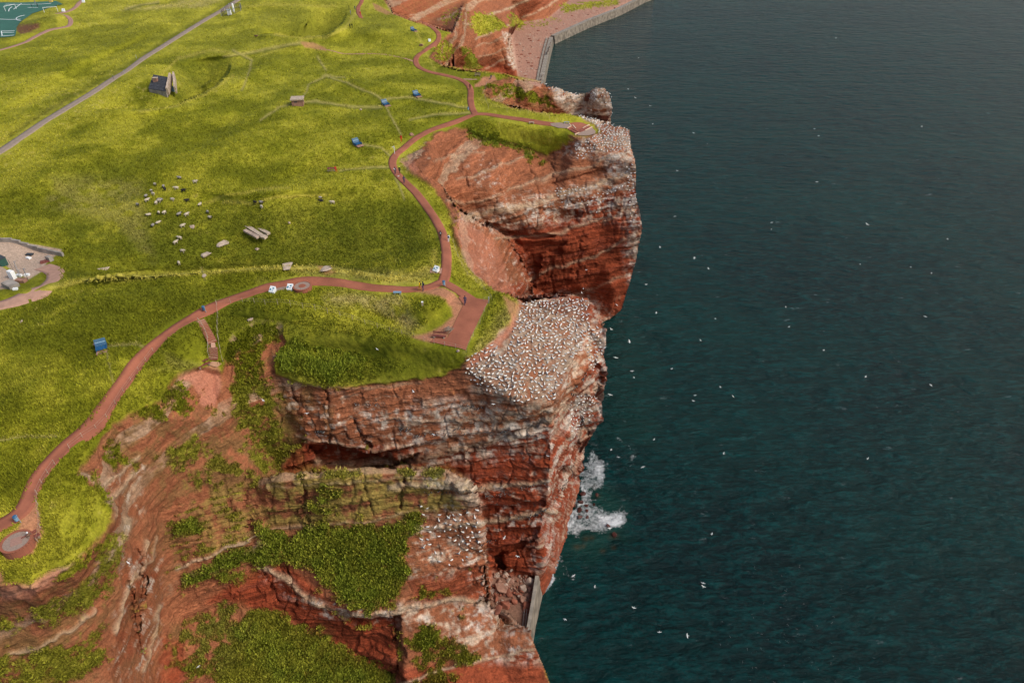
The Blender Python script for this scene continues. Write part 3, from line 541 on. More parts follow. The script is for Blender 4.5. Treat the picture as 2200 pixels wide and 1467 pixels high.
def new_obj(name, me, mats, parent=None):
    o = bpy.data.objects.new(name, me); COL.objects.link(o)
    for m in mats: me.materials.append(m)
    if parent is not None: o.parent = parent
    return o
def np_mesh(name, V, F, col=None, smooth=True, normals=None):
    me = bpy.data.meshes.new(name); nv = len(V); nf = len(F); k = F.shape[1]
    me.vertices.add(nv); me.vertices.foreach_set('co', np.ascontiguousarray(V, np.float32).ravel())
    me.loops.add(nf * k); me.loops.foreach_set('vertex_index', np.ascontiguousarray(F, np.int32).ravel())
    me.polygons.add(nf); me.polygons.foreach_set('loop_start', np.arange(0, nf * k, k, dtype=np.int32))
    try: me.polygons.foreach_set('loop_total', np.full(nf, k, np.int32))
    except Exception: pass
    me.update(calc_edges=True)
    me.polygons.foreach_set('use_smooth', np.full(nf, smooth))
    if col is not None:
        a = me.color_attributes.new('tone', 'FLOAT_COLOR', 'POINT')
        c = np.ones((nv, 4), np.float32); c[:, :col.shape[1]] = col; a.data.foreach_set('color', c.ravel())
    if normals is not None: me.normals_split_custom_set_from_vertices(normals)
    return me

# ---------------------------------------------------------------- materials
def nodes(name):
    m = bpy.data.materials.new(name); m.use_nodes = True; nt = m.node_tree
    b = nt.nodes['Principled BSDF']; return m, nt, b
def mat_ground():
    m, nt, b = nodes('ground'); L = nt.links.new
    at = nt.nodes.new('ShaderNodeAttribute'); at.attribute_name = 'tone'
    tc = nt.nodes.new('ShaderNodeNewGeometry')
    n1 = nt.nodes.new('ShaderNodeTexNoise'); n1.inputs['Scale'].default_value = 3.2; n1.inputs['Detail'].default_value = 5; n1.inputs['Roughness'].default_value = .65
    L(tc.outputs['Position'], n1.inputs['Vector'])
    mr = nt.nodes.new('ShaderNodeMapRange'); mr.inputs['From Min'].default_value = .3; mr.inputs['From Max'].default_value = .7; mr.inputs['To Min'].default_value = .74; mr.inputs['To Max'].default_value = 1.26
    L(n1.outputs['Fac'], mr.inputs['Value'])
    mul = nt.nodes.new('ShaderNodeVectorMath'); mul.operation = 'MULTIPLY'; L(at.outputs['Color'], mul.inputs[0]); L(mr.outputs[0], mul.inputs[1])
    mp = nt.nodes.new('ShaderNodeMapping'); mp.inputs['Rotation'].default_value = (0, .225, 0); mp.inputs['Scale'].default_value = (.25, .25, 5.0); L(tc.outputs['Position'], mp.inputs[0])
    n3 = nt.nodes.new('ShaderNodeTexNoise'); n3.inputs['Scale'].default_value = 1.0; n3.inputs['Detail'].default_value = 4; n3.inputs['Roughness'].default_value = .7; L(mp.outputs[0], n3.inputs['Vector'])
    mr3 = nt.nodes.new('ShaderNodeMapRange'); mr3.inputs['From Min'].default_value = .32; mr3.inputs['From Max'].default_value = .68; mr3.inputs['To Min'].default_value = .55; mr3.inputs['To Max'].default_value = 1.38; L(n3.outputs['Fac'], mr3.inputs['Value'])
    mx = nt.nodes.new('ShaderNodeMix'); mx.inputs[2].default_value = 1.0; L(at.outputs['Alpha'], mx.inputs[0]); L(mr3.outputs[0], mx.inputs[3])
    mul2 = nt.nodes.new('ShaderNodeVectorMath'); mul2.operation = 'MULTIPLY'; L(mul.outputs[0], mul2.inputs[0]); L(mx.outputs[0], mul2.inputs[1])
    L(mul2.outputs[0], b.inputs['Base Color']); b.inputs['Roughness'].default_value = .95; b.inputs['Specular IOR Level'].default_value = .12
    n2 = nt.nodes.new('ShaderNodeTexNoise'); n2.inputs['Scale'].default_value = 2.2; n2.inputs['Detail'].default_value = 6; n2.inputs['Roughness'].default_value = .7
    L(tc.outputs['Position'], n2.inputs['Vector'])
    bp = nt.nodes.new('ShaderNodeBump'); bp.inputs['Strength'].default_value = .9; bp.inputs['Distance'].default_value = .45
    hh = nt.nodes.new('ShaderNodeMath'); hh.operation = 'MULTIPLY_ADD'; L(n3.outputs['Fac'], hh.inputs[0]); L(at.outputs['Alpha'], hh.inputs[1]); ga = nt.nodes.new('ShaderNodeMath'); ga.operation = 'MULTIPLY_ADD'; L(at.outputs['Alpha'], ga.inputs[0]); ga.inputs[1].default_value = .65; ga.inputs[2].default_value = .35
    gb = nt.nodes.new('ShaderNodeMath'); gb.operation = 'MULTIPLY'; L(n2.outputs['Fac'], gb.inputs[0]); L(ga.outputs[0], gb.inputs[1]); L(gb.outputs[0], hh.inputs[2])
    L(hh.outputs[0], bp.inputs['Height']); L(bp.outputs[0], b.inputs['Normal'])
    return m
def mat(name, col, rough=.8, metal=0, var=.15, scale=6, spec=.3):
    m, nt, b = nodes(name); L = nt.links.new
    tc = nt.nodes.new('ShaderNodeNewGeometry'); n = nt.nodes.new('ShaderNodeTexNoise'); n.inputs['Scale'].default_value = scale; n.inputs['Detail'].default_value = 4
    L(tc.outputs['Position'], n.inputs['Vector'])
    mr = nt.nodes.new('ShaderNodeMapRange'); mr.inputs['From Min'].default_value = .3; mr.inputs['From Max'].default_value = .7; mr.inputs['To Min'].default_value = 1 - var; mr.inputs['To Max'].default_value = 1 + var
    L(n.outputs['Fac'], mr.inputs['Value'])
    mul = nt.nodes.new('ShaderNodeVectorMath'); mul.operation = 'MULTIPLY'; mul.inputs[0].default_value = col[:3]; L(mr.outputs[0], mul.inputs[1])
    L(mul.outputs[0], b.inputs['Base Color']); b.inputs['Roughness'].default_value = rough; b.inputs['Metallic'].default_value = metal; b.inputs['Specular IOR Level'].default_value = spec
    return m
def mat_brick(name, col, col2, mortar):
    m, nt, b = nodes(name); L = nt.links.new
    tc = nt.nodes.new('ShaderNodeNewGeometry')
    n = nt.nodes.new('ShaderNodeTexNoise'); n.inputs['Scale'].default_value = .35; n.inputs['Detail'].default_value = 4; L(tc.outputs['Position'], n.inputs['Vector'])
    br = nt.nodes.new('ShaderNodeTexBrick'); br.inputs['Scale'].default_value = 2.2; br.inputs['Color1'].default_value = (*col, 1); br.inputs['Color2'].default_value = (*col2, 1); br.inputs['Mortar'].default_value = (*mortar, 1); br.inputs['Mortar Size'].default_value = .012
    L(tc.outputs['Position'], br.inputs['Vector'])
    mr = nt.nodes.new('ShaderNodeMapRange'); mr.inputs['From Min'].default_value = .3; mr.inputs['From Max'].default_value = .7; mr.inputs['To Min'].default_value = .82; mr.inputs['To Max'].default_value = 1.18; L(n.outputs['Fac'], mr.inputs['Value'])
    mul = nt.nodes.new('ShaderNodeVectorMath'); mul.operation = 'MULTIPLY'; L(br.outputs['Color'], mul.inputs[0]); L(mr.outputs[0], mul.inputs[1]); L(mul.outputs[0], b.inputs['Base Color'])
    b.inputs['Roughness'].default_value = .9; b.inputs['Specular IOR Level'].default_value = .2
    return m
M_ground = mat_ground()
M = dict(
 brick=mat_brick('brick_paving', (.34, .118, .066), (.31, .104, .060), (.25, .092, .058)),
 asphalt=mat('worn_asphalt', (.30, .225, .17), .9, scale=1.2),
 trail=mat('trodden_earth', (.40, .22, .13), .95, scale=1.5), gravel=mat('pink_gravel', (.42, .24, .17), .95, scale=1.2),
 concrete=mat('weathered_concrete', (.30, .26, .22), .9, var=.35, scale=.8), pale=mat('pale_stone', (.45, .35, .26), .95, var=.3, scale=2),
 wall=mat('old_sea_wall', (.20, .165, .125), .9, var=.5, scale=.5), walltop=mat('wall_coping', (.27, .235, .19), .9, var=.3, scale=1),
 rockred=mat('red_boulder', (.25, .085, .05), .9, var=.3, scale=1.2), rockwet=mat('wet_boulder', (.075, .024, .017), .5, var=.3, scale=1.2), rockpale=mat('pale_boulder', (.42, .31, .24), .9, var=.3, scale=1.2), rockbrown=mat('brown_boulder', (.30, .16, .11), .9, var=.3, scale=1.5),
 blue=mat('blue_paint', (.035, .12, .23), .5, var=.12), blued=mat('deep_blue_paint', (.02, .10, .22), .5, var=.12), bluepale=mat('pale_blue_metal', (.20, .34, .46), .45, var=.1),
 wood=mat('grey_wood', (.24, .17, .12), .85, var=.3), redwood=mat('red_brown_wood', (.20, .06, .045), .7, var=.25), tar=mat('tarred_planks', (.055, .056, .062), .8, var=.4, scale=2),
 white=mat('white_paint', (.8, .8, .78), .6, var=.05), metal=mat('galvanised_metal', (.42, .44, .46), .4, .4, var=.1), dark=mat('dark_metal', (.05, .055, .06), .5, var=.2), green=mat('dark_green_mesh', (.03, .09, .07), .6, var=.2),
 print=mat('printed_panel', (.05, .22, .30), .5, var=.2), yellow=mat('yellow_paint', (.75, .5, .12), .7, var=.1), cream=mat('cream_nosing', (.60, .42, .28), .8, var=.1),
 plume=mat('white_plumage', (.82, .80, .75), .7, var=.06), tipm=mat('black_wing_tips', (.02, .018, .016), .7, var=.1), crown=mat('buff_head', (.70, .52, .26), .7, var=.1), beak=mat('grey_beak', (.25, .27, .3), .5),
 guil=mat('dark_plumage', (.03, .026, .024), .7), skin=mat('skin', (.50, .30, .21), .6, var=.05), hair=mat('dark_hair', (.03, .02, .015), .8),
 pitch=mat('green_artificial_turf', (.045, .14, .10), .9, var=.12, scale=.3), pinkslab=mat('pink_paving', (.36, .20, .15), .9, var=.15), greyslab=mat('grey_brown_paving', (.31, .22, .17), .9, var=.2),
)

# ---------------------------------------------------------------- the ground sheets
cellv = valid[:-1, :-1] & valid[1:, :-1] & valid[:-1, 1:] & valid[1:, 1:]
dep_d = POSD[..., 1] * CP - (POSD[..., 2] - CAM_Z) * SP
stk = np.stack([depth[:-1, :-1], depth[1:, :-1], depth[:-1, 1:], depth[1:, 1:]])
jump = stk.max(0) / stk.min(0)
far_ok = np.where(stk.min(0) > 230, 1.05, 1.045)
mead = (flat > .6) & (rock.reshape(PX.shape) < .3)
cells = cellv & ((jump < far_ok) | ((jump < 1.25) & mead[:-1, :-1] & mead[1:, 1:] & mead[1:, :-1] & mead[:-1, 1:]))
idx = np.arange(nx * ny).reshape(ny, nx)
def cell_faces(mask):
    j, i = np.nonzero(mask)
    return np.stack([idx[j, i], idx[j + 1, i], idx[j + 1, i + 1], idx[j, i + 1]], 1)
F_all = cell_faces(cells)
V_all = POSD.reshape(-1, 3)
NV = grid_normals(POSD).reshape(-1, 3)
# recompute normals without crossing outlines
acc = np.zeros_like(V_all)
a, b_, c, d_ = (V_all[F_all[:, k]] for k in range(4))
fn = np.cross(c - a, d_ - b_); 
for k in range(4): 
    for ax in range(3): acc[:, ax] += np.bincount(F_all[:, k], fn[:, ax], minlength=len(V_all))
NV = acc / (np.linalg.norm(acc, axis=1, keepdims=True) + 1e-9)
cls_rock = (rock * (1 - cover) > .5).reshape(PX.shape)
cls_beach = (beach > .5).reshape(PX.shape); cls_cove = (cove > .5).reshape(PX.shape)
cc = cls_rock[:-1, :-1]; cb = cls_beach[:-1, :-1]; cv = cls_cove[:-1, :-1]
def sheet(name, mask):
    F = cell_faces(cells & mask)
    if not len(F): return
    u, inv = np.unique(F, return_inverse=True); F2 = inv.reshape(F.shape)
    me = np_mesh(name, V_all[u], F2, base[u], True, NV[u]); o = new_obj(name, me, [M_ground]); o['kind'] = 'structure'; return o
sheet('plateau', ~cc & ~cb & ~cv); sheet('cliff', cc & ~cb & ~cv); sheet('beach', cb & ~cv); sheet('cove_floor', cv)
# what continues behind nearer edges, and the far sides of the headlands
def hidden_sides():
    dep = depth.copy(); L2 = np.full(dep.shape, np.nan); src = np.full(dep.shape, -1, np.int64)
    for dj, di in ((0, 1), (1, 0), (0, -1), (-1, 0), (1, 1), (-1, -1), (1, -1), (-1, 1)):
        Sd = np.roll(dep, (dj, di), (0, 1)); Sv = np.roll(valid, (dj, di), (0, 1))
        r = valid & Sv & (dep > Sd * 1.03); L2[r] = dep[r]; src[r] = idx[r]
    L2[0], L2[-1], L2[:, 0], L2[:, -1] = np.nan, np.nan, np.nan, np.nan
    orig = np.isfinite(L2)
    for _ in range(34):
        cur = np.isfinite(L2); best = np.full(dep.shape, np.nan); bs = np.full(dep.shape, -1, np.int64)
        for dj, di in ((0, 1), (1, 0), (0, -1), (-1, 0)):
            Sd = np.roll(L2, (dj, di), (0, 1)); Ss = np.roll(src, (dj, di), (0, 1))
            ok = ~cur & np.isfinite(Sd) & valid & (dep < Sd * .985) & ~(best > Sd)
            best = np.where(ok, Sd, best); bs = np.where(ok, Ss, bs)
        L2 = np.where(cur, L2, best); src = np.where(cur, src, bs)
    ok = np.isfinite(L2); m = ok[:-1, :-1] & ok[1:, :-1] & ok[:-1, 1:] & ok[1:, 1:] & ~cells
    F = cell_faces(m)
    if not len(F): return None
    P2 = V_all.copy(); ext = (ok & ~orig).ravel(); l = L2.ravel()
    dd = dep_d.ravel()[np.maximum(src.ravel(), 0)] * 1.002
    P2[ext] = np.stack([dxg.ravel() * dd, dyg.ravel() * dd, CAM_Z + dzg.ravel() * dd], 1)[ext]
    c2 = base.copy(); c2[ext] = base[np.maximum(src.ravel()[ext], 0)]
    u, inv = np.unique(F, return_inverse=True)
    me = np_mesh('cliff', P2[u], inv.reshape(F.shape), c2[u], True); o = new_obj('cliff', me, [M_ground]); o['kind'] = 'structure'
hidden_sides()
def far_sides():
    e = np.concatenate([F_all[:, [0, 1]], F_all[:, [1, 2]], F_all[:, [2, 3]], F_all[:, [3, 0]]])
    key = np.sort(e, 1); k = key[:, 0].astype(np.int64) * (nx * ny) + key[:, 1]
    uq, first, cnt = np.unique(k, return_index=True, return_counts=True)
    be = e[first[cnt == 1]]
    vs, inv = np.unique(be, return_inverse=True); be = inv.reshape(be.shape); n = len(vs)
    P0 = V_all[vs]; h = P0.copy(); h[:, 2] = 0; h /= np.linalg.norm(h, axis=1, keepdims=True)
    side = (pxf[vs] > 1000)[:, None]; h = np.where(side, h * .55 + C(-.83, 0, 0), h)
    P1 = P0 + h * 1.2; P1[:, 2] -= 1.6
    P2_ = P0 + h * 5; P2_[:, 2] = np.minimum(P0[:, 2] - 9, P0[:, 2] * .5)
    P3 = P0 + h * 9; P3[:, 2] = -3
    V = np.concatenate([P0, P1, P2_, P3]); Fs = []
    for r in range(3):
        Fs.append(np.stack([be[:, 0] + r * n, be[:, 1] + r * n, be[:, 1] + (r + 1) * n, be[:, 0] + (r + 1) * n], 1))
    cl = np.tile(base[vs] * .0 + C(.26, .09, .055, 1), (4, 1)); cl[:n] = base[vs]
    me = np_mesh('cliff', V, np.concatenate(Fs), cl, True); o = new_obj('cliff', me, [M_ground]); o['kind'] = 'structure'
far_sides()
# ---------------------------------------------------------------- picking points on the ground
def G(px, py):
    """the ground point seen in the direction px, py"""
    fi = (px - X0) / STEP; fj = (py - Y0) / STEP
    i = int(min(max(math.floor(fi), 0), nx - 2)); j = int(min(max(math.floor(fj), 0), ny - 2)); u = fi - i; v = fj - j
    if cells[j, i]:
        p = POSD[j, i] * (1 - u) * (1 - v) + POSD[j, i + 1] * u * (1 - v) + POSD[j + 1, i] * (1 - u) * v + POSD[j + 1, i + 1] * u * v
    else: p = POSD[int(round(fj)), int(round(fi))]
    return Vector(p)
def ground_z(x, y, z):
    for _ in range(4):
        q = project(x, y, z); q = (min(max(q[0], X0 + 3), X1 - 3), min(max(q[1], Y0 + 3), Y1 - 3)); z = G(*q).z
    return z

# ---------------------------------------------------------------- the sea
def build_sea():
    xs = np.concatenate([np.linspace(-60, -12, 12), np.arange(-10, 62, .4), np.linspace(63, 130, 30), np.array([150, 180, 230, 300, 400, 560, 800, 1200, 2000, 4000, 9000])])
    ys = np.concatenate([np.array([10, 25, 38]), np.arange(42, 122, .4), np.linspace(123, 260, 60), np.array([280, 310, 350, 400, 460, 530, 620, 750, 950, 1300, 2000, 4000, 9000])])
    X, Y = np.meshgrid(xs, ys); n = X.size
    P = np.stack([X.ravel(), Y.ravel(), np.zeros(n)], 1)
    px, py = project(P[:, 0], P[:, 1], 0.0 * P[:, 0])
    j, i = np.meshgrid(np.arange(len(ys) - 1), np.arange(len(xs) - 1), indexing='ij'); k = len(xs)
    F = np.stack([(j * k + i).ravel(), (j * k + i + 1).ravel(), ((j + 1) * k + i + 1).ravel(), ((j + 1) * k + i).ravel()], 1)
    wa = fbm(P / 3.0, 3, 201); wb = fbm(P / 9.0, 3, 203); wc = fbm(P / 1.1, 3, 207)
    ax, ay = px + 18 * wb + 22 * wa + 8 * wc, py + 16 * wb + 18 * wa + 6 * wc
    foam = np.zeros(n)
    for pl, a, sf in [([(1235,985),(1285,960),(1305,1000),(1302,1032),(1282,1045),(1266,1062),(1290,1080),(1322,1070),(1345,1092),(1332,1135),(1315,1152),(1270,1148),(1222,1172),(1205,1160),(1220,1100),(1240,1040)],  .66,18),
                      ([(1268,985),(1298,998),(1302,1024),(1275,1032),(1262,1010)],.9,12),([(1284,1092),(1322,1080),(1332,1118),(1318,1142),(1282,1128),(1274,1108)],.95,12),([(1225,1120),(1262,1108),(1268,1128),(1220,1162)],.72,10)]:
        foam = np.maximum(foam, a * poly_in(ax, ay, pl, sf))
    for L, a, wd in [([(1325,938),(1338,950),(1358,962),(1362,980),(1345,996),(1318,1004)],.5,6),([(1244,1030),(1241,1060),(1224,1104),(1217,1144),(1201,1190),(1191,1227),(1166,1279)],.9,9),([(1152,1368),(1166,1285)],.42,5),
                     ([(1310,686),(1340,664)],.5,6),([(1215,1170),(1210,1210),(1225,1240)],.5,7),([(1205,1245),(1218,1225)],.45,6),([(1340,700),(1365,690)],.4,6),([(1420,860),(1450,885)],.36,6),([(1180,84),(1380,0)],.25,3)]:
        foam = np.maximum(foam, a * np.exp(-(line_dist(ax, ay, L) / wd) ** 2))
    shal = np.zeros(n)
    for pl, a in [([(1244,1030),(1300,1040),(1345,1080),(1340,1160),(1290,1200),(1230,1210),(1180,1290),(1165,1285),(1200,1190)],.8),([(1300,680),(1350,670),(1420,800),(1400,950),(1300,960),(1290,800)],.4),([(1152,1290),(1200,1290),(1200,1500),(1170,1470)],.35),([(1185,90),(1300,60),(1280,130),(1175,180)],.6)]:
        shal = np.maximum(shal, a * poly_in(ax, ay, pl, 28))
    orange = np.zeros(n)
    for x, y, rr in [(1260,1157,9),(1272,1155,7),(1241,1174,9),(1254,1172,6),(1295,1183,7),(1319,1176,6),(1279,1045,7),(1320,1150,10),(1285,1066,6)]:
        orange = np.maximum(orange, .6 * np.exp(-(((px + 3 * wa - x) / rr) ** 2 + ((py + 2 * wc - y) / (rr * .75)) ** 2) * 1.3))
    me = np_mesh('sea', P, F, np.stack([foam, shal, orange], 1), True)
    m, nt, b = nodes('sea_water'); L = nt.links.new
    at = nt.nodes.new('ShaderNodeAttribute'); at.attribute_name = 'tone'; sp = nt.nodes.new('ShaderNodeSeparateColor'); L(at.outputs['Color'], sp.inputs[0])
    ge = nt.nodes.new('ShaderNodeNewGeometry')
    def nz(scale, det, rough=.6, vec=None, sx=1, sy=1):
        mp = nt.nodes.new('ShaderNodeMapping'); mp.inputs['Scale'].default_value = (sx, sy, 1); mp.inputs['Rotation'].default_value = (0, 0, -.12); L(ge.outputs['Position'], mp.inputs[0])
        q = nt.nodes.new('ShaderNodeTexNoise'); q.inputs['Scale'].default_value = scale; q.inputs['Detail'].default_value = det; q.inputs['Roughness'].default_value = rough; q.inputs['Distortion'].default_value = .3; L(mp.outputs[0], q.inputs['Vector']); return q
    big = nz(.022, 3); mid = nz(.12, 4); 
    cr = nt.nodes.new('ShaderNodeValToRGB'); cr.color_ramp.elements[0].position = .35; cr.color_ramp.elements[0].color = (.0002, .0115, .0130, 1); cr.color_ramp.elements[1].position = .68; cr.color_ramp.elements[1].color = (.0002, .0225, .0205, 1); L(big.outputs['Fac'], cr.inputs[0])
    def mixc(a, bcol, f):
        x = nt.nodes.new('ShaderNodeMix'); x.data_type = 'RGBA'; L(f, x.inputs[0]); L(a, x.inputs[6]); x.inputs[7].default_value = (*bcol, 1); return x.outputs[2]
    def math_(op, a, bb, cl=False):
        x = nt.nodes.new('ShaderNodeMath'); x.operation = op; x.use_clamp = cl
        for kk, vv in enumerate((a, bb)):
            if isinstance(vv, (int, float)): x.inputs[kk].default_value = vv
            else: L(vv, x.inputs[kk])
        return x.outputs[0]
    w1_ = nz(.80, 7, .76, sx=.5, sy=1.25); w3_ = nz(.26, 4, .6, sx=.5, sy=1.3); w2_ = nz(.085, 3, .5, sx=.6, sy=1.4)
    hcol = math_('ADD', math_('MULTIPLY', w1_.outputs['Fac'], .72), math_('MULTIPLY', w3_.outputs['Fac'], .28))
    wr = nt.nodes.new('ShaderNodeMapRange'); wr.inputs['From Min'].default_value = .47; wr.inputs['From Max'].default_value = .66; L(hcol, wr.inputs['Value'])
    body = mixc(cr.outputs[0], (.0008, .050, .049), wr.outputs[0])  # lighter crests painted in for the sky's reflection on the ripples
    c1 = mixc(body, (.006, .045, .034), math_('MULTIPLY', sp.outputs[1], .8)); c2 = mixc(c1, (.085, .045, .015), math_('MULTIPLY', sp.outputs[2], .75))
    fo = nz(1.5, 9, .72); fo2 = nz(.45, 6, .65); wcap = nz(.30, 8, .72, sx=.6, sy=1.5)
    fs = math_('ADD', math_('MULTIPLY', sp.outputs[0], 1.05), math_('ADD', math_('MULTIPLY', fo.outputs['Fac'], 1.3), math_('MULTIPLY', fo2.outputs['Fac'], .9)))
    fmask = nt.nodes.new('ShaderNodeMapRange'); fmask.inputs['From Min'].default_value = 1.60; fmask.inputs['From Max'].default_value = 2.15; L(fs, fmask.inputs['Value'])
    gate = math_('MULTIPLY', fmask.outputs[0], math_('MULTIPLY', sp.outputs[0], 5, True), True)
    wc_ = nt.nodes.new('ShaderNodeMapRange'); wc_.inputs['From Min'].default_value = .635; wc_.inputs['From Max'].default_value = .80; wc_.inputs['To Max'].default_value = .30; L(wcap.outputs['Fac'], wc_.inputs['Value'])
    ft = math_('MAXIMUM', gate, wc_.outputs[0])
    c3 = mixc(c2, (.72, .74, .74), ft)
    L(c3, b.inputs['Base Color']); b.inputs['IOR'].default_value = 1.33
    rr = math_('ADD', .07, math_('MULTIPLY', ft, .7)); L(rr, b.inputs['Roughness']); b.inputs['Specular IOR Level'].default_value = .20
    h = math_('ADD', math_('MULTIPLY', w1_.outputs['Fac'], .55), math_('MULTIPLY', w2_.outputs['Fac'], 1.6))
    h = math_('ADD', h, math_('ADD', math_('MULTIPLY', gate, .25), math_('MULTIPLY', w3_.outputs['Fac'], 2.2)))
    bp = nt.nodes.new('ShaderNodeBump'); bp.inputs['Strength'].default_value = 1.0; bp.inputs['Distance'].default_value = 1.0; L(h, bp.inputs['Height']); L(bp.outputs[0], b.inputs['Normal'])
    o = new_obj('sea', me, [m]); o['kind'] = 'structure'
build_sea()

# ---------------------------------------------------------------- builders
class MB:
    def __init__(s): s.v = []; s.f = []; s.m = []
    def add(s, v, f, m=0):
        o = len(s.v); s.v += [tuple(q) for q in v]; s.f += [tuple(i + o for i in q) for q in f]; s.m += [m] * len(f); return s
    def box(s, c, d, m=0, R=None):
        x, y, z = d[0] / 2, d[1] / 2, d[2] / 2
        v = [Vector((i * x, j * y, k * z)) for k in (-1, 1) for j in (-1, 1) for i in (-1, 1)]
        if R is not None: v = [R @ q for q in v]
        return s.add([q + Vector(c) for q in v], [(0, 2, 3, 1), (4, 5, 7, 6), (0, 1, 5, 4), (2, 6, 7, 3), (0, 4, 6, 2), (1, 3, 7, 5)], m)
    def tube(s, a, b, r, m=0, n=6, r2=None):
        a, b = Vector(a), Vector(b); d = (b - a).normalized(); u = d.orthogonal().normalized(); w_ = d.cross(u); r2 = r if r2 is None else r2
        v = [a + (u * math.cos(t) + w_ * math.sin(t)) * r for t in [2 * math.pi * k / n for k in range(n)]] + [b + (u * math.cos(t) + w_ * math.sin(t)) * r2 for t in [2 * math.pi * k / n for k in range(n)]]
        return s.add(v, [(k, (k + 1) % n, (k + 1) % n + n, k + n) for k in range(n)] + [tuple(range(n - 1, -1, -1)), tuple(range(n, 2 * n))], m)
    def ball(s, c, r, m=0, n=8, k=5, R=None):
        v = [Vector((0, 0, -r[2]))]
        for i in range(1, k):
            t = math.pi * i / k - math.pi / 2
            v += [Vector((math.cos(t) * math.cos(a) * r[0], math.cos(t) * math.sin(a) * r[1], math.sin(t) * r[2])) for a in [2 * math.pi * q / n for q in range(n)]]
        v.append(Vector((0, 0, r[2])))
        if R is not None: v = [R @ q for q in v]
        f = [(0, 1 + (q + 1) % n, 1 + q) for q in range(n)]
        for i in range(k - 2): f += [(1 + i * n + q, 1 + i * n + (q + 1) % n, 1 + (i + 1) * n + (q + 1) % n, 1 + (i + 1) * n + q) for q in range(n)]
        L_ = len(v) - 1; f += [(L_, 1 + (k - 2) * n + q, 1 + (k - 2) * n + (q + 1) % n) for q in range(n)]
        return s.add([q + Vector(c) for q in v], f, m)
    def lathe(s, prof, m=0, n=24, c=(0, 0, 0)):
        v = []; f = []
        for r, z in prof: v += [Vector((math.cos(2 * math.pi * k / n) * r + c[0], math.sin(2 * math.pi * k / n) * r + c[1], z + c[2])) for k in range(n)]
        for i in range(len(prof) - 1): f += [(i * n + k, i * n + (k + 1) % n, (i + 1) * n + (k + 1) % n, (i + 1) * n + k) for k in range(n)]
        f += [tuple(range(n - 1, -1, -1)), tuple(range((len(prof) - 1) * n, len(prof) * n))]
        return s.add(v, f, m)
    def mesh(s, name, mats, smooth=False):
        me = bpy.data.meshes.new(name); me.from_pydata(s.v, [], s.f)
        for q in mats: me.materials.append(q)
        me.polygons.foreach_set('material_index', s.m); me.polygons.foreach_set('use_smooth', [smooth] * len(s.f)); me.update(); return me
    def obj(s, name, mats, parent=None, smooth=False):
        if not isinstance(mats, (list, tuple)): mats = [mats]
        o = bpy.data.objects.new(name, s.mesh(name, mats, smooth)); COL.objects.link(o)
        if parent is not None: o.parent = parent
        return o
def tag(o, label, cat, group=None):
    o['label'] = label; o['category'] = cat
    if group: o['group'] = group
    return o
def empty(name, loc, rz, label, cat, group=None):
    o = bpy.data.objects.new(name, None); COL.objects.link(o); o.location = loc; o.rotation_euler = (0, 0, rz); o.empty_display_size = .3
    return tag(o, label, cat, group)
def copy_tree(o, parent=None):
    c = o.copy(); COL.objects.link(c); c.parent = parent
    for ch in [q for q in bpy.data.objects if q.parent == o]: copy_tree(ch, c)
    return c
def heading(p1, p2):
    a, b = G(*p1), G(*p2); return math.atan2(b.y - a.y, b.x - a.x)

def ribbon(name, pts, width, m, lift, seed=0, taper=None, ragged=.10):
    W = [G(x, y) for x, y in pts]; W = [Vector((q.x, q.y, q.z)) for q in W]
    c = []
    for k in range(len(W) - 1):
        p0, p1, p2, p3 = W[max(k - 1, 0)], W[k], W[k + 1], W[min(k + 2, len(W) - 1)]
        n = max(2, int((p2 - p1).length / .8))
        for t in [i / n for i in range(n)]:
            c.append(.5 * ((2 * p1) + (-p0 + p2) * t + (2 * p0 - 5 * p1 + 4 * p2 - p3) * t * t + (-p0 + 3 * p1 - 3 * p2 + p3) * t ** 3))
    c.append(W[-1]); n = len(c); us = [-1, -.5, 0, .5, 1]; V = []
    for k, q in enumerate(c):
        t = (c[min(k + 1, n - 1)] - c[max(k - 1, 0)]); t.z = 0; t.normalize(); s_ = Vector((-t.y, t.x, 0))
        wl = width / 2 * (1 + ragged * float(noise3(np.array([[k * .31, seed + .5, .5]]), 301)[0])); wr = width / 2 * (1 + ragged * float(noise3(np.array([[k * .31, seed + 5.5, .5]]), 302)[0]))
        for u in us:
            p = q + s_ * (u * (wl if u < 0 else wr)); V.append([p.x, p.y, ground_z(p.x, p.y, q.z)])
    Z = np.array(V)[:, 2].reshape(n, 5)
    for _ in range(3): Z[1:-1] = np.maximum((Z[:-2] + 2 * Z[1:-1] + Z[2:]) / 4, Z[1:-1] - .05)
    V = np.array(V); V[:, 2] = Z.ravel() + lift
    lo = V.reshape(n, 5, 3)
    skl = lo[:, :1].copy(); skl[..., 2] -= .3; skr = lo[:, -1:].copy(); skr[..., 2] -= .3
    V = np.concatenate([skl, lo, skr], 1).reshape(-1, 3)
    F = np.array([(k * 7 + i, k * 7 + i + 1, (k + 1) * 7 + i + 1, (k + 1) * 7 + i) for k in range(n - 1) for i in range(6)])
    return new_obj(name, np_mesh(name, V, F[:, ::-1], None, True), [m])
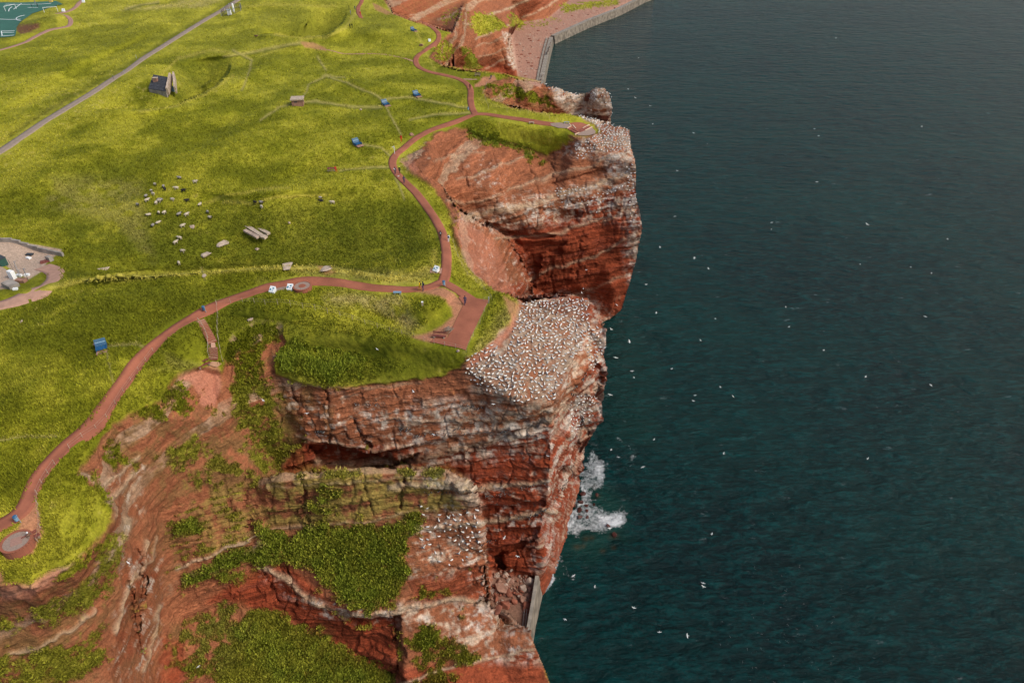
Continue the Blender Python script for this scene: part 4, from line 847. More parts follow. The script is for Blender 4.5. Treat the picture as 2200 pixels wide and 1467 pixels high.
def patch(name, poly, m, lift, step=.7):
    W = [G(x, y) for x, y in poly]; B = []
    for k in range(len(W)):
        a, b = W[k], W[(k + 1) % len(W)]; n = max(1, int((b - a).length / step)); B += [a.lerp(b, i / n) for i in range(n)]
    P = [(q.x, q.y) for q in B]; zs = [q.z for q in B]; nb = len(P)
    A = np.array(P); mz = sum(zs) / nb
    X, Y = np.meshgrid(np.arange(A[:, 0].min(), A[:, 0].max(), step), np.arange(A[:, 1].min(), A[:, 1].max(), step))
    d = poly_sdf(X.ravel(), Y.ravel(), P); ok = d > step * .4
    I = list(zip(X.ravel()[ok].tolist(), Y.ravel()[ok].tolist()))
    res = delaunay_2d_cdt([Vector(q) for q in P + I], [(k, (k + 1) % nb) for k in range(nb)], [], 1, 1e-5)
    V = [(v.x, v.y, ground_z(v.x, v.y, mz) + lift) for v in res[0]]
    mb = MB(); mb.add(V, res[2]); o = mb.obj(name, m, None, True)
    return o

# ---------------------------------------------------------------- ways
LIFT = .07
for k, L in enumerate(PATH_MAIN):
    o = ribbon('brick_path', L, 1.8 if k in (1, 2, 3) else 1.75, M['brick'], LIFT + .005 * k, k, ragged=.05); o['kind'] = 'structure'
o = ribbon('road', ROAD, 2.5, M['asphalt'], LIFT, 9, ragged=.08); o['kind'] = 'structure'
o = ribbon('path', TOPPATH, 1.7, M['pinkslab'], LIFT, 10); o['kind'] = 'structure'
o = ribbon('gravel_path', GRAVEL, 2.7, M['gravel'], LIFT, 11, ragged=.2); o['kind'] = 'structure'
o = ribbon('path', [(655,98),(700,103),(760,112),(830,119),(893,134)], 1.0, M['trail'], LIFT * .6, 12, ragged=.5); o['kind'] = 'structure'
o = ribbon('path', [(996,170),(1015,169),(1040,168)], 1.0, M['pinkslab'], LIFT, 13); o['kind'] = 'structure'
o = patch('brick_terrace', [(996,634),(1020,641),(1050.5,646),(1001,754),(962,744),(924,735),(940,722),(962,726),(996,655),(985,640)], M['brick'], LIFT + .04, .6); o['kind'] = 'structure'
o = patch('viewing_terrace', [(1222,266),(1235,264),(1250,264.5),(1262,269),(1274,277),(1280,284),(1277,290),(1262,292.5),(1243,291.5),(1230,285),(1218,277),(1227,272)], M['brick'], LIFT + .05, .8); o['kind'] = 'structure'
o = patch('viewing_terrace', [(1182,266),(1200,264.5),(1216,265),(1226,271),(1217,277),(1200,276),(1184,271)], M['greyslab'], LIFT + .04, .8); o['kind'] = 'structure'
o = patch('viewing_terrace', [(1260,281),(1272,276),(1280,284),(1277,290),(1262,292.5),(1243,291.5),(1238,289)], M['greyslab'], LIFT + .09, .8); o['kind'] = 'structure'
o = patch('paved_strip', [(579,634),(579,626),(605,618),(636,615),(634,626),(600,631)], M['greyslab'], LIFT + .03, .5); o['kind'] = 'structure'
o = patch('paved_strip', [(925,578),(950,578),(948,590),(924,590)], M['pinkslab'], LIFT + .03, .5); o['kind'] = 'structure'
o = patch('sports_pitch', [(-60,6),(45,6.5),(120,3),(135,9),(70,30),(36,60),(32,78.5),(-100,81)], M['pitch'], .12, 2.0); o['kind'] = 'structure'
def stripe(name, pts, width, m, lift, parent=None):
    o = ribbon(name, pts, width, m, lift, 3, ragged=0)
    if parent is not None: o.parent = parent
    return o
for L in [[(0,42.3),(45,42.3)],[(3,68),(32,67.5)],[(2,71),(31,71)],[(3,78.5),(31,76.5)],[(29,21.5),(46,9)],[(12,10.5),(110,8.5)],[(60,17.5),(82,17.5)],[(53,34),(44,36),(37,39),(35,42),(38,44.5),(46,45.5)],[(26,16),(20,21),(19,26)],[(3,68),(5,78)]]:
    o = stripe('pitch_line', L, .30, M['white'], .17); o['kind'] = 'structure'
for a, b in [((1221,266.5),(1227,271.5)),((1227,272),(1218,277.5)),((1230,269.5),(1237,278)),((1252,277),(1266,269)),((1257,282),(1272,274)),((1235,290),(1244,286.5))]:
    o = stripe('step_nosing', [a, b], .28, M['cream'], LIFT + .16); o['kind'] = 'structure'
for a, b in [((1229,278),(1242,285)),((1226,281),(1238,288)),((1244,282),(1262,273)),((1247,284),(1265,275))]:
    o = stripe('step_shadow_strip', [a, b], .22, M['redwood'], LIFT + .14); o['kind'] = 'structure'  # dark strips laid on the terrace as painted step shadow

# ---------------------------------------------------------------- sea walls, cove and far shore
def wall_run(name, path, z_top, width, out, label, blocks=True):
    """path: ground points; out: horizontal direction of the sea side"""
    root = empty(name, path[0], 0, label, 'sea wall'); root.location = (0, 0, 0)
    body = MB(); cop = MB()
    for k in range(len(path) - 1):
        a, b = Vector(path[k]), Vector(path[k + 1]); t = (b - a).normalized(); s_ = Vector((t.y, -t.x, 0))
        if s_.dot(Vector(out)) < 0: s_ = -s_
        v = [a - s_ * width / 2 + Vector((0, 0, -2)), a + s_ * (width / 2 + .9) + Vector((0, 0, -6)), a + s_ * width / 2 + Vector((0, 0, z_top - a.z)), a - s_ * width / 2 + Vector((0, 0, z_top - a.z)),
             b - s_ * width / 2 + Vector((0, 0, -2)), b + s_ * (width / 2 + .9) + Vector((0, 0, -6)), b + s_ * width / 2 + Vector((0, 0, z_top - b.z)), b - s_ * width / 2 + Vector((0, 0, z_top - b.z))]
        body.add(v, [(0, 1, 2, 3), (7, 6, 5, 4), (0, 4, 5, 1), (1, 5, 6, 2), (2, 6, 7, 3), (3, 7, 4, 0)])
    body.obj('wall', M['wall'], root)
    for k in range(len(path) - 1):
        a, b = Vector(path[k]), Vector(path[k + 1]); n = max(1, int((b - a).length / 5)); ang = math.atan2(b.y - a.y, b.x - a.x); R = Matrix.Rotation(ang, 3, 'Z')
        for i in range(n):
            c = a.lerp(b, (i + .5) / n); L_ = (b - a).length / n
            MB().box((c.x, c.y, z_top + .12 + random.uniform(-.04, .04)), (L_ * .95, width * 1.06, .3), 0, R).obj('coping_stone', M['walltop'], root)
    return root
zt = 4.6
far1 = [at_z(x, y, 4) for x, y in [(1402,-14),(1380,-5),(1330,20),(1262,46),(1220,65),(1187,80)]]
wall_run('sea_wall', far1, zt, 2.6, (1, -1, 0), 'long old stone sea wall along the distant red shingle beach')
far2 = [at_z(x, y, 4) for x, y in [(1184,82),(1178,104),(1172,130),(1166,158),(1161,182),(1158,200)]]
wall_run('sea_wall', far2, 4.4, 2.2, (1, 0, 0), 'straight concrete sea wall with dark gap running towards the bird stack')
far3 = [at_z(x, y, 4.2) for x, y in [(1175,83),(1169,104),(1163,130),(1157,158),(1153,182)]]
wall_run('sea_wall', far3, 4.3, 1.0, (1, 0, 0), 'narrow inner concrete kerb wall beside the shingle beach')
def cove_wall():
    root = empty('sea_wall', (0, 0, 0), 0, 'sloping grey concrete sea wall closing the boulder filled cove', 'sea wall')
    top = [at_z(x, y, 4.6) for x, y in [(1157,1236),(1153,1262),(1147,1300),(1141,1335),(1136,1360),(1126,1420),(1118,1480)]]
    foot = [at_z(x, y, -1.2) for x, y in [(1177,1250),(1169,1282),(1160,1322),(1153,1352),(1148,1384),(1140,1440),(1132,1500)]]
    mb = MB(); mb2 = MB()
    for k in range(len(top) - 1):
        i0, i1 = top[k] - Vector((.55, 0, 0)), top[k + 1] - Vector((.55, 0, 0))
        j0, j1 = Vector((i0.x, i0.y, 1)), Vector((i1.x, i1.y, 1))
        mb.add([top[k], top[k + 1], foot[k + 1], foot[k]], [(0, 1, 2, 3)], 0)
        mb2.add([i0, i1, top[k + 1], top[k]], [(0, 1, 2, 3)], 0); mb2.add([j0, j1, i1, i0], [(0, 1, 2, 3)], 0)
    mb.obj('sloping_face', M['wall'], root); mb2.obj('parapet', M['walltop'], root)
    for d in (0, 1):
        a, b = at_z(1127 + 5 * d, 1308, 3.35), at_z(1122 + 6 * d, 1352, 3.35); b = b + (b - a) * 1.2
        MB().tube(a, b, .09, 0, 4).obj('rail', M['concrete'], root)
cove_wall()
def rock_mesh(name, seed, d, m):
    r = random.Random(seed); bm = bmesh.new()
    for _ in range(16):
        v = Vector((r.gauss(0, 1), r.gauss(0, 1), r.gauss(0, 1))).normalized(); k = max(abs(v.x), abs(v.y), abs(v.z)); v = v / k * r.uniform(.78, 1.0) if r.random() < .7 else v
        bm.verts.new((v.x * d[0] / 2, v.y * d[1] / 2, v.z * d[2] / 2))
    res = bmesh.ops.convex_hull(bm, input=bm.verts[:]); 
    for g in res.get('geom_interior', []) : 
        if isinstance(g, bmesh.types.BMVert) and g.is_valid: bm.verts.remove(g)
    bmesh.ops.bevel(bm, geom=bm.edges[:], offset=min(d) * .05, segments=1, affect='EDGES')
    me = bpy.data.meshes.new(name); bm.to_mesh(me); bm.free(); me.materials.append(m); return me
def rock_at(px, py, wpx, hpx, m, label, group=None, z=None, seed=None, flat=.7, name='boulder', tilt=.3):
    p = G(px, py) if z is None else at_z(px, py, z); s_ = (p - cam.location).length * .93 / FPX
    d = (wpx * s_, wpx * s_ * random.uniform(.7, 1.0), max(hpx * s_ * flat, .15))
    o = bpy.data.objects.new(name, rock_mesh(name, seed if seed is not None else int(px * 7 + py), d, m)); COL.objects.link(o)
    o.location = p + Vector((0, 0, d[2] * .25)); o.rotation_euler = (random.uniform(-tilt, tilt), random.uniform(-tilt, tilt), random.uniform(0, 6))
    return tag(o, label, 'boulder', group)
for px, py, a, b_, mm, lb in [(1078,1262,38,24,'rockbrown','broad red brown slab boulder lying at the back of the cove'),(1138,1252,20,26,'rockpale','pale upright boulder touching the top of the cove wall'),(1123,1264,24,18,'rockpale','cream flat boulder in the middle of the cove rubble'),
 (1092,1275,28,16,'rockred','long red boulder just below the broad slab in the cove'),(1066,1279,18,15,'rockred','rusty red boulder against the left rock wall of the cove'),(1114,1276,18,14,'rockred','orange red boulder below the cream boulder'),
 (1123,1288,20,18,'rockbrown','round brown boulder near the cove wall'),(1105,1294,16,18,'rockred','orange wedge shaped boulder at the front of the rubble'),(1087,1300,26,26,'rockred','large tilted orange boulder at the front of the rubble'),
 (1070,1311,24,16,'rockred','red boulder at the front left of the cove'),(1133,1301,23,15,'rockred','upper of two stacked red boulders by the cove wall'),(1131,1312,17,13,'rockred','lower of two stacked red boulders by the cove wall'),
 (1075,1295,14,12,'rockbrown','small brown boulder between the red boulders on the left of the cove'),(1065,1236,16,11,'rockpale','pale blocky boulder at the top left of the cove'),(1140,1290,13,14,'rockred','small red boulder wedged beside the sea wall'),
 (1146,1182,15,19,'rockred','single orange block standing on the pale ledge above the cove'),(1098,1248,16,10,'rockbrown','brown boulder behind the broad slab')]:
    rock_at(px, py, a, b_, M[mm], lb)
rb = [rock_mesh('rubble_rock', 900 + k, (1, .85, .7), M[['rockred', 'rockpale', 'rockbrown'][k % 3]]) for k in range(9)]
gpoly = [(1060,1228),(1100,1228),(1150,1245),(1150,1270),(1140,1300),(1105,1300),(1065,1310),(1054,1290)]
n = 0
while n < 120:
    x, y = random.uniform(1052, 1152), random.uniform(1226, 1312)
    if poly_sdf(np.array([x]), np.array([y]), gpoly)[0] < 0 or (y > 1285 and random.random() < .6): continue
    p = G(x, y); kk = random.randrange(9); o = bpy.data.objects.new('rubble_rock', rb[kk]); COL.objects.link(o); q = random.choice([.35, .5, .5, .8, 1.1]); o.scale = (q, q, q); o.location = p + Vector((0, 0, .1)); o.rotation_euler = (random.random() * 3, random.random() * 3, random.random() * 6)
    cw = ['red', 'pale', 'brown'][kk % 3]; zw = 'at the back of the cove under the cliff' if y < 1258 else 'at the foot of the left cove wall' if x < 1085 else 'between the big boulders near the sea wall'; tag(o, 'small ' + cw + ' stone in the rubble ' + zw, 'rock', cw + ' rubble ' + zw); n += 1
for px, py, a, b_, lb in [(1252,1062,15,12,'wet dark red boulder in the surf, farthest out of the surf rocks'),(1247,1079,13,12,'wet red boulder in white water beside the cliff foot'),(1259,1087,11,8,'low wet red rock right of the white water boulder'),(1245,1097,15,13,'largest square wet red boulder in the surf'),
 (1261,1098,9,7,'small wet red rock beside the square surf boulder'),(1246,1112,12,9,'nearest wet red boulder in the surf'),(1262,1111,9,8,'small flat wet rock near the nearest surf boulder'),(1234,1087,12,20,'tall wet red boulder touching the cliff foot'),
 (1282,1063,9,7,'small rock awash on the outer side of the surf'),(1277,1084,9,7,'small rock awash behind the breaking wave'),(1307,1130,10,8,'dark rock under the breaking wave'),(1320,1150,14,16,'orange brown rock ledge at the seaward end of the surf')]:
    rock_at(px, py, a, b_, M['rockwet'], lb, z=0.0, tilt=.2)
sb = []
n = 0
for _ in range(4000):
    if n >= 90: break
    x, y = random.uniform(1105, 1340), random.uniform(-5, 176)
    if poly_sdf(np.array([x]), np.array([y]), [(1112,165),(1102,75),(1125,52),(1180,45),(1330,5),(1320,22),(1180,78),(1160,174)])[0] < 2: continue
    if y < 70 and random.random() < .55: continue
    kk = random.randrange(9); o = bpy.data.objects.new('beach_stone', rb[kk]); COL.objects.link(o); q = random.choice([.8, 1.1, 1.5, 2.1]); o.scale = (q, q, q * .6); o.location = G(x, y); o.rotation_euler = (0, 0, random.random() * 6)
    cw = ['red', 'pale', 'brown'][kk % 3]; zw = 'on the wide shingle strip beside the straight sea wall' if y > 80 else 'on the far shingle below the long sea wall'; tag(o, 'loose ' + cw + ' stone ' + zw, 'rock', cw + ' stones ' + zw); n += 1
# stones and broken slabs on the grass
for px, py, a, b_, mm, lb in [(478,521,32,24,'pale','roundish grey rubble patch in the grass hollow left of the long slabs'),(442,544,24,28,'pale','ragged stone outcrop leaning in the grass below the sheep'),(222,574,24,20,'pale','pale stone outcrop on the grass right of the gravel yard'),
 (553,536,11,9,'rockpale','small pink stone below the long broken slabs'),(622,481,8,7,'rockpale','small pale stone alone on the slope right of the long slabs'),(700,583,34,18,'pale','pale bare rock on the crest above the brick path'),(620,578,30,5,'pale','thin flat pale stone on the crest above the information boards'),
 (440,592,16,8,'pale','small square slab sunk in the crest'),(541,698,14,9,'rockpale','pale loose block on the brown slope beside the bay'),(413,487,12,7,'rockpale','pinkish stone among the lower sheep'),(551,80,10,5,'rockbrown','brown stone at the edge of the far crater'),(774,235,7,5,'rockpale','pale stone left of the blue shelters'),
 (885,291,12,9,'rockbrown','dark brown stone heap beside the brick path bend'),(905,98,10,8,'rockbrown','grey brown stone beside the far path bend'),(48,696,8,5,'rockpale','pale stone lying alone on the grassy slope above the blue shelter'),(985,755,9,9,'rockpale','pale boulder on the cliff brow below the terrace')]:
    rock_at(px, py, a, b_, M[mm], lb, name='stone', flat=.35 if a > 18 else .8, tilt=.12)
def slabs():
    root = empty('broken_slabs', G(545, 496), 0, 'long broken concrete slabs lying parallel on the grassy slope', 'concrete slabs')
    root.rotation_euler = (0, 0, heading((526, 477), (566, 514)))
    for k, (y, x, l_, w_) in enumerate([(1.1, -.6, 8.2, .75), (-.1, .4, 6.2, .8), (-1.2, 1.2, 4.6, .7), (-.2, 4.2, 1.2, .9)]):
        R = Matrix.Rotation(math.radians([2, -1, 3, 14][k]), 3, 'Z') @ Matrix.Rotation(.06 * k, 3, 'X')
        MB().box((x, y, .22 + .05 * k), (l_, w_, .42), 0, R).obj('slab', M['pale'] if k != 2 else M['rockpale'], root)
slabs()

# ---------------------------------------------------------------- benches, shelters, boards, bins
def lounge(px, py, face, label, group='blue picnic shelters on the meadow', sc=1.0):
    """slatted blue reclining double bench on a plank deck"""
    p = G(px, py); r = empty('lounge_bench', p, heading((px, py), face) + math.pi / 2, label, 'bench', group); r.scale = (sc,) * 3
    MB().box((0, -.55, .08), (1.7, 2.3, .16)).obj('deck', M['pinkslab'], r)      # local -Y is the front
    for k in range(7):
        t = k / 6; MB().box((0, .10 + .62 * t, .62 + .78 * t), (1.5, .03, .125), 0, Matrix.Rotation(math.radians(-38), 3, 'X')).obj('back_slat', M['blue'] if k != 3 else M['bluepale'], r)
    for k in range(6):
        MB().box((0, -.02 - .17 * k, .50 - .015 * k), (1.5, .15, .035)).obj('seat_slat', M['blued'], r)
    for s_ in (-1, 1):
        mb = MB(); x = .78 * s_
        v = [(x - .03, .15, .1), (x - .03, -1.0, .1), (x - .03, -1.0, .62), (x - .03, .1, .66), (x - .03, .78, 1.45), (x - .03, .5, .1)]; v2 = [(x + .03, b_, c) for a, b_, c in v]
        mb.add(v + v2, [(0, 1, 2, 3), (0, 3, 4, 5), (6, 9, 8, 7), (6, 11, 10, 9), (1, 7, 8, 2), (2, 8, 9, 3), (3, 9, 10, 4), (4, 10, 11, 5), (5, 11, 7, 1)]); mb.obj('side_panel', M['blue'], r)
    return r
l1 = lounge(226, 757, (226, 800), 'blue slatted lounge bench facing the camera on the near slope, small table beside it', sc=.9)
t = empty('side_table', G(214, 752), .1, 'small pink wooden box table left of the near blue lounge bench', 'table')
MB().box((0, 0, .55), (.55, .5, .06)).obj('top', M['pinkslab'], t); MB().box((0, 0, .27), (.3, .3, .5)).obj('leg', M['wood'], t)
lounge(767, 310, (830, 350), 'blue lounge bench at the end of the worn track, left of the path bend')
lounge(828, 226, (900, 262), 'empty blue lounge bench where four grass tracks meet')
lounge(895, 206, (960, 235), 'blue lounge bench with a person in white sitting in it')
lounge(888, 67, (940, 84), 'small blue lounge bench on the far mound below the winding path')

def board(px, py, rz, label, sc=1.0):
    r = empty('information_board', G(px, py), rz, label, 'sign', 'slanted information boards'); r.scale = (sc,) * 3
    mb = MB(); v = [(-.45, -.38, 0), (.45, -.38, 0), (.45, .38, 0), (-.45, .38, 0), (-.48, -.42, .35), (.48, -.42, .35), (.48, .42, .95), (-.48, .42, .95)]
    mb.add(v, [(0, 3, 2, 1), (4, 5, 6, 7), (0, 1, 5, 4), (1, 2, 6, 5), (2, 3, 7, 6), (3, 0, 4, 7)]); mb.obj('stand', M['white'], r)
    R = Matrix.Rotation(math.atan2(.6, .84), 3, 'X')
    for (x, y, a, b_) in [(-.28, -.1, .26, .34), (.16, .12, .30, .22), (.12, -.2, .3, .1)]:
        zz = .65 + .6 / .84 * y + .012; MB().box((x, y, zz), (a, b_, .012), 0, R).obj('printed_panel', M['print'], r)
    return r
board(588, 633, -.25, 'white slanted information board, left one of the pair by the round brick plinth'); board(625, 628, -.15, 'white slanted information board touching the round brick plinth')
board(937, 586, -.5, 'white slanted information board on a pink slab left of the path fork'); board(923, 90, .3, 'small white board beside the far bend of the brick path', .9)
board(180, 6, .2, 'white board at the upper end of the top left path', 1.2); board(137, 26, .2, 'white board where the top left path bends', 1.2)
def bench(px, py, rz, label, m, mleg, L_=1.9, back=True):
    r = empty('bench', G(px, py), rz, label, 'bench')
    for k in range(3): MB().box((0, -.17 + .17 * k, .45), (L_, .14, .05)).obj('seat_plank', m, r)
    if back:
        for k in range(2): MB().box((0, .36 + .03 * k, .66 + .2 * k), (L_, .04, .15)).obj('back_plank', m, r)
    for s_ in (-1, 1): MB().box((s_ * L_ * .36, .02, .22), (.22, .5, .42)).obj('leg', mleg, r)
    return r
bench(944, 726, -.16, 'red brown plank bench on concrete feet at the corner of the brick terrace', M['redwood'], M['pale'], 2.1)
bench(854, 633, -.03, 'silver grey bench beside the brick path below the meadow', M['bluepale'], M['metal'], 1.3, False)
bench(434, 789, .75, 'dark brown bench beside the lookout platform at the foot of the stairs', M['redwood'], M['wood'], 1.9)
bench(1026, 163, .02, 'grey bench on the grass strip near the third bay', M['wood'], M['wood'], 1.8)
bench(1217, 266, .05, 'small grey bench on the viewing terrace of the second headland', M['metal'], M['metal'], 1.5, False)
bench(1142, 267, -.1, 'pale bench beside the path to the viewing terrace', M['pale'], M['pale'], 1.4, False)
def pallets():
    r = empty('collapsed_bench', G(965, 710), 1.0, 'heap of grey weathered planks from a collapsed bench on the terrace', 'bench')
    for k in range(6): MB().box((random.uniform(-.1, .1), -.5 + .2 * k, .25 + .05 * (k % 3)), (1.5, .13, .05), 0, Matrix.Rotation(random.uniform(-.12, .12), 3, 'Z') @ Matrix.Rotation(.25 * (k % 2), 3, 'Y')).obj('plank', M['wood'], r)
    MB().box((.2, 0, .12), (.3, .9, .24)).obj('foot', M['concrete'], r)
pallets()
def picnic(px, py, rz, label):
    r = empty('picnic_table', G(px, py), rz, label, 'table')
    for k in range(4): MB().box((0, -.3 + .2 * k, .74), (1.8, .17, .05)).obj('top_plank', M['redwood'], r)
    for s_ in (-1, 1):
        for k in (0, 1): MB().box((0, s_ * (.62 + .14 * k), .45), (1.8, .12, .05)).obj('seat_plank', M['wood'], r)
        mb = MB(); mb.tube((s_ * .7, -.7, 0), (s_ * .7, .25, .72), .045); mb.tube((s_ * .7, .7, 0), (s_ * .7, -.25, .72), .045); mb.tube((s_ * .7, -.75, .42), (s_ * .7, .75, .42), .04); mb.obj('leg', M['wood'], r)
picnic(713, 368, .03, 'dark picnic table alone in the meadow with a person in red at its end')
def bin_(px, py, label, m=None, sc=1.0):
    r = empty('litter_bin', G(px, py), random.uniform(-.3, .3), label, 'litter bin'); r.scale = (sc,) * 3
    MB().tube((.22, 0, 0), (.22, 0, 1.25), .05, 0, 6).obj('post', M['metal'], r)
    MB().lathe([(.17, .42), (.21, .46), (.23, .95), (.22, 1.0)], 0, 12).obj('bucket', m or M['bluepale'], r); MB().lathe([(.25, 1.02), (.27, 1.08), (.16, 1.2)], 0, 12).obj('lid', M['blue'], r)
bin_(440, 671, 'blue litter bin on a post at the top of the stairs', M['blue']); bin_(954, 617, 'blue grey litter bin on the grass wedge at the path fork'); bin_(40, 1122, 'pale blue litter bin standing in a round grass patch near the big plinth'); bin_(1006, 239, 'small blue litter bin at the far path junction', None, .9)
def plinth(px, py, rad, h, label, marks, sq=False):
    r = empty('round_plinth', G(px, py), .5, label, 'plinth')
    MB().lathe([(rad, -.6), (rad, h), (rad * .93, h + .02)], 0, 36).obj('brick_wall', M['brick'], r)
    n = 28
    for k in range(n):
        a = 2 * math.pi * (k + .5) / n; R = Matrix.Rotation(a, 3, 'Z'); MB().box((math.cos(a) * rad * .93, math.sin(a) * rad * .93, h + .06), (rad * .17, 2 * math.pi * rad * .93 / n * .93, .1), 0, R).obj('coping_brick', M['brick'], r)
    MB().lathe([(rad * .84, h + .015), (rad * .84, h + .045)], 0, 32).obj('top', M['greyslab'], r)
    if sq: MB().box((0, 0, h + .06), (rad * .7, rad * .7, .03)).obj('centre_slab', M['pinkslab'], r)
    else: MB().lathe([(rad * .38, h + .045), (rad * .38, h + .075)], 0, 20).obj('centre_ring', M['brick'], r)
plinth(652, 626, 1.5, .45, 'round brick plinth with a paved top beside the two white boards', 1)
plinth(36, 1166, 1.55, .45, 'large round brick plinth with a square centre slab at the lower left lookout', 1, True)
# stairs down to the lookout
def stairs():
    r = empty('stairs', (0, 0, 0), 0, 'red stone stairs with pale nosings running down to the small lookout', 'stairs')
    A = [((429, 693), (459, 748), 19), ((460, 758), (458, 780), 7)]
    for (a, b_, n) in A:
        pa, pb = G(*a), G(*b_); ang = math.atan2(pb.y - pa.y, pb.x - pa.x); R = Matrix.Rotation(ang, 3, 'Z')
        for k in range(n):
            q = pa.lerp(pb, (k + .5) / n); q.z = ground_z(q.x, q.y, q.z); L_ = Vector((pb.x - pa.x, pb.y - pa.y)).length / n
            st = MB().box((q.x, q.y, q.z - .08 + .12), (L_ * .98, 1.25, .34), 0, R).obj('step', M['brick'], r)
            e = R @ Vector((L_ * .40, 0, 0))
            MB().box((q.x + e.x, q.y + e.y, q.z + .225), (L_ * .18, 1.27, .05), 0, R).obj('nosing', M['cream'] if (n < 10 or k in (0, 1, 3, 18)) else M['trail'], r)
    return r
stairs()
o = patch('landing', [(455,748),(465,749),(466,758),(455,759)], M['gravel'], .12, .4); o['kind'] = 'structure'
o = patch('lookout_platform', [(437,797),(443,787),(455,783),(470,783),(476,788),(466,796),(452,800)], M['trail'], .10, .5); o['kind'] = 'structure'
def fence(pts, n, label, h=.95, wires=2, m='pale', name='fence', cat='fence', r_=.028):
    r = empty(name, (0, 0, 0), 0, label, cat); W = [G(*q) for q in pts]; L_ = [0]
    for k in range(len(W) - 1): L_.append(L_[-1] + (W[k + 1] - W[k]).length)
    tops = []
    for i in range(n):
        s_ = L_[-1] * i / (n - 1); k = min(max([j for j in range(len(L_)) if L_[j] <= s_]), len(W) - 2); q = W[k].lerp(W[k + 1], (s_ - L_[k]) / (L_[k + 1] - L_[k]))
        q = Vector((q.x, q.y, ground_z(q.x, q.y, q.z))); MB().tube(q - Vector((0, 0, .2)), q + Vector((0, 0, h)), r_, 0, 5).obj('post', M[m], r); tops.append(q)
    for w_ in range(wires):
        mb = MB(); hh = h * (.95 - .45 * w_)
        for a, b_ in zip(tops, tops[1:]): mb.tube(a + Vector((0, 0, hh)), b_ + Vector((0, 0, hh)), .008 if wires > 1 else .03, 0, 4)
        mb.obj('wire' if wires > 1 else 'rail', M[m], r)
    return r
fence([(466,654),(500,652),(542,655),(570,661),(622,665),(677,673),(729,684),(790,702),(845,716),(890,727)], 17, 'thin wire fence with pale posts along the brow above the first bay')
fence([(890,727),(924,737),(960,745),(1002,757)], 6, 'low wire fence along the lower edge of the brick terrace', .9)
fence([(1002,757),(1030,700),(1051,648)], 5, 'low wire fence along the seaward edge of the brick terrace', .9)
fence([(466,656),(469,690),(472,735),(478,778)], 8, 'long pale handrail fence on the right of the stairs', .9)
fence([(426,697),(436,718),(448,742),(449,755),(447,772)], 6, 'pale metal handrail on the left of the stairs', .9, 1)
fence([(330,757),(282,822),(255,862),(232,898),(203,925),(172,944),(150,964)], 10, 'sparse fence posts along the outer side of the near brick path', .8)
fence([(120,1000),(97,1034),(82,1065),(84,1100),(86,1132),(80,1162)], 8, 'fence posts along the outer edge of the lower left lookout', .9)
fence([(1040,648),(1062,655),(1030,615),(1000,585),(984,550),(975,515)], 9, 'wire fence on the grass strip above the red spur', .8)
fence([(1062,168),(1045,182),(1038,205),(1050,238),(1110,246),(1180,258)], 9, 'far wire fence beside the path to the second headland', .9)
def guide_rail():
    for px, py, lb in [(118, 1003, 'pale kerb post on the near path edge'),]: pass
guide_rail()
p = empty('marker_post', G(909, 658), 0, 'small pale marker stone on top of the round grassy mound', 'marker'); MB().box((0, 0, .3), (.25, .25, .7)).obj('stone', M['pale'], p); MB().box((0, 0, .68), (.3, .3, .08)).obj('cap', M['white'], p)
for px, py, lb in [(244,170,'dark post on the right edge of the grey road'),(268,159,'grey post in the grass right of the road'),(294,127,'grey post at the left edge of the road'),(1050,652,'pale corner post at the seaward corner of the terrace')]:
    p = empty('post', G(px, py), 0, lb, 'post'); MB().tube((0, 0, 0), (0, 0, 1.1), .06).obj('shaft', M['dark'] if 'dark' in lb else M['metal'], p); MB().box((0, 0, 1.12), (.16, .16, .06)).obj('cap', M['metal'], p)
p = empty('viewing_post', G(848, 331), 0, 'thin white signpost with two arms where the track meets the path bend', 'signpost')
MB().tube((0, 0, 0), (0, 0, 2.0), .07).obj('pole', M['white'], p); MB().box((-.25, 0, 1.7), (.5, .05, .16)).obj('arm', M['white'], p); MB().box((.2, 0, 1.3), (.4, .05, .14)).obj('arm', M['pale'], p)

